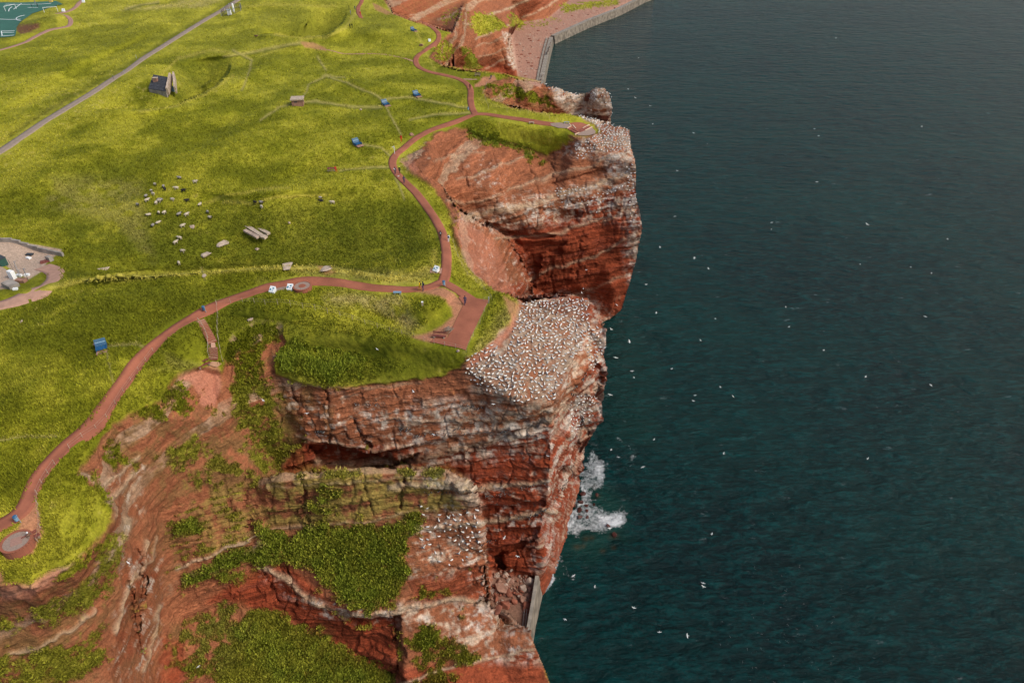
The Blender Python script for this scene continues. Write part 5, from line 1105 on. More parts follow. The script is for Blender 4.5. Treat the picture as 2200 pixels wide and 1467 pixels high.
# ---------------------------------------------------------------- buildings
def hut():
    c = [at_z(319, 191, 45.6), at_z(356, 197, 45.6), at_z(365, 167, 47.4), at_z(330, 161, 47.4)]
    r = empty('earth_shelter', G(345, 190), 0, 'half buried hut with tarred plank roof and brick chimney above the dark hollow', 'hut'); base_ = r.location.copy()
    n = 14; nrm = (c[1] - c[0]).cross(c[3] - c[0]).normalized()
    for k in range(n):
        t0, t1 = k / n, (k + .88) / n; a, b_ = c[0].lerp(c[3], t0), c[1].lerp(c[2], t0); a2, b2 = c[0].lerp(c[3], t1), c[1].lerp(c[2], t1)
        lift = nrm * (.10 + random.uniform(-.03, .05)); V = [q + lift - base_ for q in (a, b_, b2, a2)] + [q - nrm * .08 - base_ for q in (a, b_, b2, a2)]
        MB().add(V, [(0, 1, 2, 3), (4, 7, 6, 5), (0, 4, 5, 1), (1, 5, 6, 2), (2, 6, 7, 3), (3, 7, 4, 0)]).obj('roof_plank', M['tar'], r)
    V = [q - nrm * .1 - base_ for q in c] + [Vector((q.x, q.y, 42.0)) - base_ for q in c]
    MB().add(V, [(0, 1, 2, 3), (0, 4, 5, 1), (1, 5, 6, 2), (2, 6, 7, 3), (3, 7, 4, 0)]).obj('wall', M['concrete'], r)
    q = c[0].lerp(c[1], .32).lerp(c[3].lerp(c[2], .25), .55) - base_
    ch = MB().box(q + Vector((0, 0, .55)), (1.25, .8, 1.1)).obj('chimney', M['rockbrown'], r); MB().box(q + Vector((0, 0, 1.15)), (1.45, 1.0, .16)).obj('chimney_cap', M['pale'], ch)
    for (a, b_) in (((360, 197), (367, 164)), ((377, 194), (374, 162))):
        A, B = at_z(a[0], a[1], 45.4), at_z(b_[0], b_[1], 47.6); d = (B - A); L_ = d.length; mid = (A + B) / 2 - base_
        R = d.to_track_quat('Y', 'Z').to_matrix(); MB().box(mid, (.5, L_, 2.2), 0, R).obj('trench_wall', M['pale'], r)
    A, B = at_z(367, 166, 47.3) - base_, at_z(374, 164, 47.3) - base_; MB().box((A + B) / 2, ((B - A).length + .4, .5, 1.2)).obj('trench_end', M['pale'], r)
    MB().box(at_z(370, 192, 44.6) - base_, (1.0, .15, 1.6)).obj('door', M['bluepale'], r)
hut()
def bunker():
    r = empty('bunker', G(641, 226), .15, 'small square stone bunker with flat roof in the middle of the meadow', 'bunker')
    MB().box((0, 0, .6), (3.0, 2.6, 2.0)).obj('wall', M['rockbrown'], r); MB().box((0, 0, 1.72), (3.5, 3.2, .28)).obj('roof', M['pale'], r)
    MB().box((1.5, -.3, 1.1), (.1, .9, .6)).obj('opening', M['dark'], r); MB().box((-.4, -1.31, 1.1), (.8, .06, .3)).obj('slit', M['dark'], r)
bunker()
def weather_station():
    r = empty('fence', (0, 0, 0), 0, 'dark mesh fence round the small instrument compound beside the road', 'fence')
    ring = [(476, 36), (484, 30), (494, 21), (506, 19), (519, 22), (518, 28), (505, 33), (492, 37), (476, 36)]; W = [G(*q) for q in ring]
    for k in range(len(W) - 1):
        a, b_ = W[k], W[k + 1]; mb = MB()
        for i in range(7):
            q = a.lerp(b_, i / 7); mb.tube(q, q + Vector((0, 0, 2.0)), .045, 0, 4)
        mb.tube(a + Vector((0, 0, 1.9)), b_ + Vector((0, 0, 1.9)), .05, 0, 4); mb.tube(a + Vector((0, 0, .3)), b_ + Vector((0, 0, .3)), .05, 0, 4); mb.obj('mesh_panel', M['dark'], r)
        MB().tube(a, a + Vector((0, 0, 2.3)), .09, 0, 6).obj('post', M['metal'], r)
    b_ = empty('instrument_cabinet', G(494, 35), .1, 'white louvred cabinet inside the instrument compound', 'cabinet'); MB().box((0, 0, 1.1), (1.5, 1.1, 1.9)).obj('body', M['white'], b_); MB().box((0, 0, 2.12), (1.8, 1.4, .16)).obj('lid', M['metal'], b_)
    c = empty('mast', G(503, 29), 0, 'thick white pole inside the instrument compound', 'pole'); MB().lathe([(.42, 0), (.42, 2.9), (.3, 3.1)], 0, 12).obj('cylinder', M['white'], c); MB().tube((0, 0, 3.0), (0, 0, 3.5), .08).obj('aerial', M['metal'], c)
weather_station()
def yard():
    r = empty('retaining_wall', (0, 0, 0), 0, 'low grey concrete wall along the far side of the gravel yard', 'wall')
    W = [at_z(x, y, 44.6) for x, y in [(-90,520),(-20,520),(28,519),(60,524),(100,531),(131,537)]]; W = [Vector((q.x, q.y, ground_z(q.x, q.y, q.z))) for q in W]
    for a, b_ in zip(W, W[1:]):
        n = max(1, round((b_ - a).length / 2.2)); ang = math.atan2(b_.y - a.y, b_.x - a.x)
        for i in range(n):
            q = a.lerp(b_, (i + .5) / n); MB().box((q.x, q.y, q.z + .28), ((b_ - a).length / n * .97, .4, 1.0), 0, Matrix.Rotation(ang, 3, 'Z')).obj('block', M['concrete'], r)
    fence([(-60,548),(0,564),(24,578),(40,594),(62,604)], 7, 'dark green mesh fence between the two gravel yards', 2.4, 2, 'dark')
    f = empty('green_container', G(3, 568), -.5, 'dark green box against the fence between the yards', 'box'); MB().box((0, 0, .7), (2.4, 1.2, 1.4)).obj('body', M['green'], f); MB().box((0, 0, 1.45), (2.5, 1.3, .12)).obj('lid', M['dark'], f)
    for px, py, w_, h_, m, lb in [(29, 598, 1.1, 1.4, 'white', 'white upright panel at the edge of the lower yard'), (42, 594, .9, .35, 'white', 'small white crate beside the mesh fence'), (59, 593, .8, .35, 'white', 'white plank end at the fence corner'), (23, 608, .8, .3, 'white', 'white board lying on the lower yard edge'), (34, 623, .7, .3, 'white', 'white stone on the bank below the yards'), (62, 556, .9, .25, 'white', 'white bowl shaped lid lying on the yard'), (64, 548, 1.2, .2, 'dark', 'dark tarpaulin heap on the yard'), (98, 563, 1.6, .2, 'redwood', 'red brown board lying at the yard edge'), (108, 560, 1.2, .8, 'concrete', 'grey stone block at the yard corner'), (25, 616, 2.6, .7, 'concrete', 'grey concrete block in front of the lower yard'), (47, 606, 1.6, .5, 'rockbrown', 'brown box on the grass by the fence')]:
        o = empty('yard_item', G(px, py), random.uniform(-.6, .6), lb, 'yard object'); o.name = 'crate' if 'crate' in lb else 'block' if 'block' in lb else 'panel'
        MB().box((0, 0, h_ / 2 + .05), (w_, w_ * .6, h_)).obj('body', M[m], o); MB().box((0, 0, h_ + .06), (w_ * .9, w_ * .5, .05)).obj('top', M[m], o)
    for k, (px, py) in enumerate([(42,590),(60,600),(46,598)]):
        p = empty('pole', G(px, py), 0, ['tall thin metal pole at the fence end of the yard', 'short bent metal pole at the yard corner', 'thin metal pole beside the white crate'][k], 'pole'); MB().tube((0, 0, 0), (.1, 0, 2.6 - .5 * k), .05).obj('shaft', M['metal'], p); MB().tube((.1, 0, 2.55 - .5 * k), (.5, 0, 2.6 - .5 * k), .04).obj('arm', M['metal'], p)
yard()
def goal(px, py, rz, label):
    r = empty('goal', G(px, py), rz, label, 'football goal'); mb = MB(); mb.tube((-2.5, 0, 0), (-2.5, 0, 2), .09); mb.tube((2.5, 0, 0), (2.5, 0, 2), .09); mb.tube((-2.5, 0, 2), (2.5, 0, 2), .09); mb.obj('frame', M['white'], r)
    mb = MB()
    for k in range(8): mb.tube((-2.5 + k * 5 / 7, 0, 2), (-2.5 + k * 5 / 7, 1.2, 0), .02, 0, 3)
    mb.obj('net', M['metal'], r)
goal(24, 23, 1.2, 'white football goal lying beyond the touchline of the green pitch'); goal(110, 26, .4, 'white football goal frame beside the mound near the pitch')
p = empty('ball_box', G(110, 5.5), 0, 'small yellow box at the far edge of the sports pitch', 'box'); MB().box((0, 0, .4), (1.3, 1, .8)).obj('body', M['yellow'], p); MB().box((0, 0, .84), (1.4, 1.1, .1)).obj('lid', M['cream'], p)

# ---------------------------------------------------------------- people
def cloth(n, c): return mat(n, c, .85, 0, .12, 5)
CL = dict(navy=cloth('navy_cloth', (.02, .035, .09)), black=cloth('black_cloth', (.012, .012, .014)), jean=cloth('blue_jeans', (.08, .13, .22)), pjean=cloth('pale_jeans', (.36, .42, .52)), white=cloth('white_cloth', (.75, .75, .74)), red=cloth('red_cloth', (.55, .015, .015)), yellow=cloth('yellow_cloth', (.75, .42, .01)), grey=cloth('grey_cloth', (.25, .25, .26)), lime=cloth('lime_cloth', (.65, .8, .03)), brown=cloth('brown_cloth', (.16, .09, .06)), blue=cloth('blue_cloth', (.04, .12, .45)), blond=cloth('blond_hair', (.5, .36, .16)))
def skin_body(name, pose):
    J = dict(pelvis=(0, 0, .95), waist=(0, 0, 1.10), chest=(0, -.01, 1.35), neck=(0, 0, 1.50), head0=(0, -.01, 1.58), head1=(0, -.02, 1.70),
             shL=(-.19, 0, 1.42), shR=(.19, 0, 1.42), elL=(-.27, .02, 1.15), elR=(.27, .02, 1.15), haL=(-.27, -.10, .90), haR=(.27, -.10, .90),
             hiL=(-.09, 0, .90), hiR=(.09, 0, .90), knL=(-.10, -.02, .50), knR=(.10, -.02, .50), anL=(-.10, .02, .09), anR=(.10, .02, .09), toL=(-.11, -.17, .04), toR=(.11, -.17, .04))
    if pose == 'walk': J.update(knL=(-.10, -.22, .52), anL=(-.10, -.20, .10), toL=(-.10, -.40, .07), knR=(.10, .05, .50), anR=(.10, .28, .15), toR=(.10, .14, .05), elL=(-.26, .14, 1.16), haL=(-.26, .12, .92), elR=(.26, -.06, 1.16), haR=(.25, -.26, .98))
    if pose == 'sit':
        J = {k: (x, y, z_ - .45 if z_ > .85 else z_) for k, (x, y, z_) in J.items()}
        J.update(knL=(-.12, -.45, .50), knR=(.12, -.45, .50), anL=(-.12, -.50, .09), anR=(.12, -.50, .09), toL=(-.12, -.70, .05), toR=(.12, -.70, .05), haL=(-.14, -.32, .62), haR=(.14, -.32, .62), elL=(-.26, -.05, .74), elR=(.26, -.05, .74))
    R_ = dict(pelvis=.14, waist=.125, chest=.15, neck=.055, head0=.085, head1=.095, shL=.07, shR=.07, elL=.045, elR=.045, haL=.04, haR=.04, hiL=.10, hiR=.10, knL=.065, knR=.065, anL=.045, anR=.045, toL=.045, toR=.045)
    E = [('pelvis', 'waist'), ('waist', 'chest'), ('chest', 'neck'), ('neck', 'head0'), ('head0', 'head1'), ('chest', 'shL'), ('chest', 'shR'), ('shL', 'elL'), ('shR', 'elR'), ('elL', 'haL'), ('elR', 'haR'), ('pelvis', 'hiL'), ('pelvis', 'hiR'), ('hiL', 'knL'), ('hiR', 'knR'), ('knL', 'anL'), ('knR', 'anR'), ('anL', 'toL'), ('anR', 'toR')]
    K = list(J); me = bpy.data.meshes.new(name); me.from_pydata([J[k] for k in K], [(K.index(a), K.index(b_)) for a, b_ in E], [])
    o = bpy.data.objects.new(name, me); COL.objects.link(o); md = o.modifiers.new('s', 'SKIN'); md.use_smooth_shade = True
    for k, v in zip(K, me.skin_vertices[0].data): v.radius = (R_[k], R_[k] * (.75 if k in ('chest', 'waist', 'pelvis') else 1)); v.use_root = (k == 'pelvis')
    sb = o.modifiers.new('u', 'SUBSURF'); sb.levels = 1; sb.render_levels = 1
    dg_ = bpy.context.evaluated_depsgraph_get(); m2 = bpy.data.meshes.new_from_object(o.evaluated_get(dg_)); bpy.data.objects.remove(o)
    dz = .45 if pose == 'sit' else 0
    for pl in m2.polygons:
        c = pl.center; pl.use_smooth = True
        hand = abs(c.x) > .21 and c.z < 1.0 - dz * .7 and c.z > .5 and pose != 'sit'
        if c.z > 1.50 - dz: pl.material_index = 2
        elif c.z > 1.0 - dz and not (pose == 'sit' and c.y < -.3): pl.material_index = 0
        elif hand: pl.material_index = 2
        elif c.z < .11: pl.material_index = 3
        else: pl.material_index = 1
        if pose == 'sit' and c.z < .56: pl.material_index = 3 if c.z < .11 else 1
    return m2
BODY = {p: skin_body('person', p) for p in ('stand', 'walk', 'sit')}
def person(px, py, face, top, legs, hair, label, pose='walk', pack=None, dz=0, sc=1.0):
    g = G(px, py); me = BODY[pose].copy(); me.materials.clear()
    for q in (CL[top], CL[legs], M['skin'], CL['black']): me.materials.append(q)
    o = bpy.data.objects.new('person', me); COL.objects.link(o); o.location = g + Vector((0, 0, dz)); o.rotation_euler = (0, 0, heading((px, py), face) + math.pi / 2); o.scale = (sc * .98,) * 3
    tag(o, label, 'person'); zz = 1.66 - (.45 if pose == 'sit' else 0)
    MB().ball((0, .02, zz + .03), (.105, .12, .115), 0, 10, 6).obj('hair', hair if not isinstance(hair, str) else CL[hair], o, True)
    if pack: MB().ball((0, .17, zz - .38), (.16, .10, .24), 0, 8, 6).obj('backpack', CL[pack], o, True)
    return o
M_hair = M['hair']
person(999.5, 655, (1010, 700), 'navy', 'jean', M_hair, 'person in navy top and blue jeans walking alone on the brick terrace')
person(947, 512, (942, 460), 'black', 'black', M_hair, 'person in dark clothes with grey backpack at the left edge of the path', 'walk', 'grey')
person(965, 518, (960, 460), 'white', 'pjean', M_hair, 'person in white top and pale jeans carrying a dark backpack', 'walk', 'navy')
person(903, 624, (870, 624), 'yellow', 'navy', M_hair, 'person in yellow jacket with dark backpack near the path fork', 'walk', 'black')
person(909.5, 625, (870, 626), 'navy', 'grey', M_hair, 'person in navy jacket beside the yellow jacket near the path fork', 'stand', 'black')
person(849.5, 375, (866, 420), 'navy', 'jean', M_hair, 'person in navy walking at the path bend, left of the lime cap', 'walk')
person(859, 374, (866, 420), 'black', 'grey', 'lime', 'person in black jacket with lime yellow cap at the path bend', 'stand')
person(868.5, 394, (900, 440), 'navy', 'black', M_hair, 'person all in dark blue walking just below the path bend', 'walk')
person(862.5, 303, (872, 330), 'red', 'black', M_hair, 'person in red jacket walking down the grass track to the path', 'walk')
person(1010, 193, (1012, 240), 'black', 'jean', M_hair, 'person in black jacket standing on the path below the third bay', 'walk')
person(763, 23, (776, 60), 'navy', 'navy', 'blond', 'blond person in navy on the farthest stretch of brick path', 'stand')
person(774.5, 34, (770, 5), 'red', 'black', 'white', 'person in red jacket and white hat on the far brick path', 'stand')
person(750.5, 22, (720, 40), 'black', 'black', M_hair, 'dark dressed person on the grass left of the far brick path', 'stand')
person(754, 33, (720, 50), 'grey', 'grey', M_hair, 'person in grey on the grass left of the far brick path', 'stand')
person(752.5, 61, (720, 80), 'black', 'navy', M_hair, 'left one of two dark dressed people on the grassy far slope', 'stand')
person(757, 60.5, (720, 80), 'black', 'black', M_hair, 'right one of two dark dressed people on the grassy far slope', 'stand')
person(721, 367, (745, 385), 'red', 'white', M_hair, 'person in red top and white trousers sitting at the picnic table', 'sit')
person(1055, 170, (1020, 190), 'navy', 'black', M_hair, 'person in dark blue sitting at the end of the far terrace', 'sit')
person(892, 204, (960, 230), 'white', 'red', M_hair, 'person in white sitting in the blue lounge bench', 'sit', None, .05)
person(886, 65, (940, 84), 'red', 'blue', M_hair, 'person sitting in the small far blue lounge bench', 'sit', None, .05)
person(67, 1156, (90, 1175), 'brown', 'brown', 'white', 'person in brown coat and white hat sitting beside the big round plinth', 'sit')
bench(71, 1158, .9, 'dark bench right of the big round plinth with a person on it', M['redwood'], M['wood'], 1.5)
person(70, 18.5, (60, 20), 'black', 'black', M_hair, 'dark dressed player on the green pitch, left one', 'stand', None, 0, 1.0)
person(82, 17, (60, 20), 'black', 'black', M_hair, 'dark dressed player on the green pitch, nearer the mound', 'walk')
person(77, 10, (60, 20), 'grey', 'grey', M_hair, 'player in grey on the far side of the green pitch', 'walk')

# ---------------------------------------------------------------- sheep
M_wool = mat('cream_wool', (.50, .42, .31), .95, 0, .15, 8); M_gw = mat('grey_wool', (.28, .25, .22), .95, 0, .2, 8); M_bw = mat('black_wool', (.02, .018, .018), .95, 0, .2, 8); M_face = mat('black_face', (.02, .016, .014), .8)
def sheep_mesh(wool, face, lie):
    mb = MB(); h = .30 if lie else .62
    mb.ball((0, 0, h), (.30, .55, .29), 0, 12, 8); mb.ball((0, -.42, h + .10), (.20, .24, .22), 0, 10, 6); mb.ball((0, -.68, h + .12), (.10, .19, .12), 1, 8, 6, Matrix.Rotation(.5, 3, 'X'))
    mb.ball((0, .55, h + .05), (.06, .12, .06), 0, 6, 4)
    for s_ in (-1, 1):
        mb.ball((s_ * .13, -.60, h + .18), (.08, .03, .04), 1, 6, 4)
        if not lie:
            for y in (-.32, .34): mb.tube((s_ * .15, y, .45), (s_ * .15, y + .02, 0), .065, 1, 6, .045)
    return mb.mesh('sheep', [wool, face], True)
SHM = {k: (sheep_mesh(a, b_, False), sheep_mesh(a, b_, True)) for k, (a, b_) in dict(w=(M_wool, M_wool), g=(M_gw, M_face), k=(M_bw, M_face), b=(M_wool, M_face)).items()}
SH = [(385,381,'g','grey sheep, highest of the flock'),(331,393,'b','black faced pale sheep at the upper left of the flock'),(350,398,'g','grey sheep touching a black sheep'),(353,404,'k','black sheep touching a grey sheep'),(378,402,'w','white sheep between two black sheep'),
 (419,392,'w','white sheep at the upper right of the flock'),(324,409,'b','pale sheep with black face on the bare left patch'),(328,416,'w','white sheep just below the pale one with black face'),(393,408,'k','small black sheep in the upper middle'),(313,421,'g','dark grey sheep in the left of the flock'),
 (316,432,'w','white sheep below the dark grey one'),(296,442,'g','dark grey sheep, leftmost of the flock'),(336,438,'w','white sheep close to a grey and a white one'),(341,433,'w','white sheep partly hiding a grey one'),(345,430,'g','grey sheep partly hidden behind a white one'),
 (370,428,'w','white sheep facing left in the middle of the flock'),(403,428,'k','black sheep grazing alone in the middle'),(430,437,'b','white sheep with dark head right of the black sheep'),(320,463,'b','pale sheep with dark head at the lower left'),(341,458,'b','pale sheep with dark stripe beside a white sheep'),
 (353,457,'w','white sheep right of the striped one'),(385,463,'g','pale grey sheep of a grazing pair'),(401,463,'w','white sheep of a grazing pair'),(446,455,'g','grey lamb on the slope right of the flock'),(451,468,'b','whitish sheep below the grey lamb'),
 (339,478,'w','white sheep lying with raised head'),(329,486,'g','grey sheep with dark ends in the lower left'),(393,489,'w','white sheep grazing beside the pinkish stone'),(387,514,'w','white sheep, upper one of a close pair'),(378,523,'w','white sheep, lower one of a close pair'),
 (393,540,'w','white sheep below the close pair'),(386,565,'w','white sheep nearest the crest'),(547,437,'k','dark upright sheep, left of the middle trio'),(561,438,'g','grey sheep of the middle trio'),(562,447,'w','cream sheep of the middle trio'),
 (689,430,'b','pale sheep standing above a dark sheep'),(691,436,'k','dark sheep below a pale one on the right slope'),(715,439,'w','cream sheep, rightmost of all'),(475,418,'w','cream sheep alone above the crest track')]
for k, (px, py, c, lb) in enumerate(SH[:-1]):
    lie = 'lying' in lb; o = bpy.data.objects.new('sheep', SHM[c][1 if lie else 0]); COL.objects.link(o); o.location = G(px, py); o.scale = (.88,) * 3
    o.rotation_euler = (0, 0, random.choice([1.57, -1.57, 1.2, -1.2, .6, 2.6, 0.1]) + random.uniform(-.3, .3)); tag(o, lb + ' on the meadow' if len(lb.split()) < 12 else lb, 'sheep', 'sheep grazing on the meadow')

# ---------------------------------------------------------------- birds
def gannet_mesh(k):
    mb = MB(); tl = [.25, .45, .1, .6][k]
    mb.ball((0, 0, .22), (.14, .36, .15), 0, 8, 6, Matrix.Rotation(-tl * .5, 3, 'X')); mb.tube((0, -.22, .28 + tl * .1), (0, -.34, .46 + tl * .15), .075, 0, 6, .055); mb.ball((0, -.37, .50 + tl * .15), (.06, .09, .06), 1, 6, 5)
    mb.tube((0, -.43, .49 + tl * .15), (0, -.58, .45 + tl * .15), .03, 2, 5, .008); mb.add([(-.07, .25, .2), (.07, .25, .2), (.02, .60, .12), (-.02, .60, .12), (0, .3, .26)], [(0, 1, 2, 3), (0, 4, 1), (1, 4, 2), (2, 4, 3), (3, 4, 0)], 3)
    if k == 3:
        for s_ in (-1, 1): mb.add([(s_ * .1, -.1, .3), (s_ * .1, .2, .3), (s_ * .5, .22, .55), (s_ * .55, 0, .58)], [(0, 1, 2, 3), (3, 2, 1, 0)], 0)
    return mb.mesh('gannet', [M['plume'], M['crown'], M['beak'], M['tipm']], True)
GM = [gannet_mesh(k) for k in range(4)]
def scatter(polys, n, dmin, tries=60000, seed=1):
    """birds keep a pecking distance: even but irregular spacing, in metres on the ground"""
    r = random.Random(seed); pts = []; grid = {}
    A = [(np.array(p), w_) for p, w_ in polys]; tot = []
    for _ in range(tries):
        if len(pts) >= n: break
        P_, w_ = r.choice(A)
        if r.random() > w_: continue
        x, y = r.uniform(P_[:, 0].min(), P_[:, 0].max()), r.uniform(P_[:, 1].min(), P_[:, 1].max())
        if poly_sdf(np.array([x]), np.array([y]), P_)[0] < 0: continue
        g = G(x, y); c = (int(g.x / dmin), int(g.y / dmin))
        if any((g - q).length < dmin for i in (-1, 0, 1) for j in (-1, 0, 1) for q in grid.get((c[0] + i, c[1] + j), [])): continue
        grid.setdefault(c, []).append(g); pts.append((x, y, g))
    return pts
ridge = scatter([([(905,1085),(960,1100),(1020,1095),(1030,1130),(1040,1200),(1010,1215),(940,1215),(905,1190),(890,1150),(895,1110)], 1), ([(955,1090),(1025,1085),(1035,1160),(985,1160)], 1)], 62, .75, seed=2)
head1 = scatter([([(1125,648),(1150,642),(1262,646),(1266,700),(1240,760),(1190,800),(1140,790),(1085,760),(1105,700)], 1.0), ([(1085,760),(1190,800),(1215,790),(1185,860),(1110,862),(1060,832),(1010,800),(1050,750)], .6),
                 ([(1000,770),(1060,740),(1120,800),(1110,850),(1040,835),(1000,805)], .3), ([(1262,700),(1290,705),(1295,760),(1275,800),(1262,760)], .25), ([(1230,850),(1285,850),(1270,905),(1225,930)], .2)], 640, .52, seed=3)
head2 = scatter([([(1290,264),(1320,268),(1350,281),(1354,322),(1300,330),(1250,312),(1262,298),(1284,292)], 1), ([(1240,249),(1290,262),(1292,285),(1276,268)], 1), ([(1236,312),(1262,300),(1290,318),(1262,335),(1240,345)], .3)], 330, .72, seed=4)
ledge2 = scatter([([(1190,408),(1245,402),(1262,412),(1200,425)], 1), ([(1345,360),(1362,352),(1370,470),(1355,480)], .6), ([(1340,400),(1290,440),(1200,450),(1200,435)], .4)], 90, .7, seed=5)
head3 = scatter([([(1172,182),(1215,200),(1262,203),(1290,193),(1312,206),(1316,245),(1300,225),(1262,212),(1215,215),(1188,200)], 1)], 130, .85, seed=6)
def place_bird(o, g, tilt=.1): o.location = g; o.rotation_euler = (0, 0, random.uniform(0, 6.28)); o.scale = (random.uniform(.64, .82),) * 3
cand = [('gannet', p, 'white gannet nesting on the steep pale end of the near lichen covered ridge', 'gannets on the near ridge') for p in ridge]
near = sorted(head1, key=lambda p: (p[2] - cam.location).length)
for p in near[:300 - len(cand)]:
    if p[1] > 800: lb, gr = 'white gannet sitting on the sloping front brow of the first headland', 'gannets on the front brow of the first headland'
    elif p[0] > 1255: lb, gr = 'white gannet perched on the seaward edge of the first headland', 'gannets on the seaward edge of the first headland'
    else: lb, gr = 'white gannet nesting on the middle top of the first headland', 'gannets on the middle of the first headland'
    cand.append(('gannet', p, lb, gr))
POSE = ['with half raised head', 'with upright neck', 'lying low', 'with half opened wings']
for nme, p, lb, gr in cand:
    x, y = p[0], p[1]; k = random.choice([0, 0, 1, 1, 2, 3]); o = bpy.data.objects.new('gannet', GM[k]); COL.objects.link(o); place_bird(o, p[2])
    if 'ridge' in gr: zone = 'at the vertical edge of the near ridge' if x > 1005 else 'on the upper rows of the pale near ridge end' if y < 1140 else 'on the near ridge beside the green scrub' if x < 940 else 'on the lower rows of the pale near ridge end'
    elif x > 1225: zone = 'on the crumbling seaward crest of the first headland'
    elif y > 840: zone = 'in the lowest rows of the first headland'
    elif x < 1060: zone = 'on the red earth below the brick terrace'
    elif x > 1150: zone = 'beside the pale right crest of the colony'
    elif y > 790: zone = 'on the front slope of the main colony'
    else: zone = 'in the crowded middle of the main colony'
    tag(o, 'white gannet ' + POSE[k] + ' ' + zone, 'gannet', 'gannets ' + POSE[k] + ' ' + zone)
def bird_mass(name, pts, meshes, label, sc=1.0):
    V = []; F = []; MI = []; off = 0
    dat = []
    for me in meshes:
        v = np.zeros(len(me.vertices) * 3); me.vertices.foreach_get('co', v); dat.append((v.reshape(-1, 3), [tuple(p.vertices) for p in me.polygons], [p.material_index for p in me.polygons]))
    for x, y, g in pts:
        v, f, mi = random.choice(dat); a = random.uniform(0, 6.28); s_ = random.uniform(.60, .78) * sc; c, d = math.cos(a) * s_, math.sin(a) * s_
        q = np.stack([v[:, 0] * c - v[:, 1] * d + g.x, v[:, 0] * d + v[:, 1] * c + g.y, v[:, 2] * s_ + g.z], 1); V.append(q); F += [tuple(i + off for i in t_) for t_ in f]; MI += mi; off += len(v)
    me = bpy.data.meshes.new(name); me.from_pydata(np.concatenate(V).tolist(), [], F); [me.materials.append(q) for q in meshes[0].materials]; me.polygons.foreach_set('material_index', MI); me.update()
    o = bpy.data.objects.new(name, me); COL.objects.link(o); o['kind'] = 'stuff'; return o
bird_mass('gannets', near[300 - len(ridge):] + head2 + ledge2 + head3, GM[:3], '')
def guillemot_mesh():
    mb = MB(); mb.ball((0, 0, .2), (.09, .11, .2), 0, 6, 5); mb.ball((0, -.04, .42), (.05, .08, .05), 0, 6, 4); mb.ball((0, -.06, .18), (.06, .07, .14), 1, 6, 4); return mb.mesh('guillemot', [M['guil'], M['plume']])
gpl = []
for L in [[(905,1063),(990,1052),(1045,1045)],[(1070,1062),(1120,1048),(1178,1040)],[(1040,1068),(1100,1060)],[(1090,1112),(1150,1105),(1185,1092)],[(1130,1115),(1160,1108)],[(858,925),(880,924)],[(680,928),(700,926)],[(1075,930),(1090,925)],[(900,935),(960,930),(1040,915)],[(880,940),(1000,930)],
          [(1205,1060),(1235,1000)],[(1195,1080),(1228,1020)],[(1215,1040),(1240,985)],[(1235,940),(1262,880)],[(1035,1165),(1062,1162)],[(990,870),(1040,880)],[(1225,850),(1262,800)],[(760,870),(830,868)]]:
    for _ in range(26):
        k = random.randrange(len(L) - 1); t_ = random.random(); x = L[k][0] * (1 - t_) + L[k + 1][0] * t_ + random.gauss(0, 2); y = L[k][1] * (1 - t_) + L[k + 1][1] * t_ + random.gauss(0, 2.2); gpl.append((x, y, G(x, y) + Vector((0, -.15, .05))))
bird_mass('guillemots', gpl, [guillemot_mesh()], '')
gs = []
for _ in range(110):
    x, y = random.gauss(1690, 75), random.gauss(1370, 75); gs.append((x, y, at_z(x, y, -.05)))
bird_mass('rafting_seabirds', gs, [guillemot_mesh(), GM[2]], '', .42)
def flyer_mesh(k):
    mb = MB(); mb.ball((0, 0, 0), (.075, .30, .075), 0, 8, 6); mb.ball((0, -.29, .01), (.05, .09, .05), 0, 6, 5); mb.tube((0, -.36, .01), (0, -.46, 0), .02, 2, 5, .006); mb.add([(-.05, .24, .01), (.05, .24, .01), (.07, .44, 0), (-.07, .44, 0), (0, .3, .03)], [(0, 1, 2, 3), (0, 4, 1), (1, 4, 2), (2, 4, 3), (3, 4, 0)], 0)
    up = [.10, .32, -.12, .55][k]; sw = [.05, .16, .10, .0][k]
    for s_ in (-1, 1):
        L0 = [(0.04, -.14, .02), (.04, .10, .02), (.36, -.20, .02 + up * .36), (.36, .02, .02 + up * .36), (.66, -.10 + sw, .02 + up * .36 + up * .15 * .6), (.66, .03 + sw, .02 + up * .36 + up * .15 * .6), (.92, .10 + sw * 1.6, .02 + up * .30)]
        v = [(s_ * a, b_, c) for a, b_, c in L0] + [(s_ * a, b_, c - .018) for a, b_, c in L0]
        mb.add(v, [(0, 2, 3, 1), (2, 4, 5, 3), (7, 8, 10, 9), (9, 10, 12, 11), (0, 7, 9, 2), (2, 9, 11, 4), (1, 3, 10, 8), (3, 5, 12, 10)], 0); mb.add(v, [(4, 6, 5), (11, 12, 13), (4, 11, 13, 6), (5, 6, 13, 12)], 1)
    return mb.mesh('seabird', [M['plume'], M['tipm'], M['beak']], True)
FM = [flyer_mesh(k) for k in range(4)]
WING = ['with level wings', 'with raised wings', 'with drooping wings', 'with lifted wings']
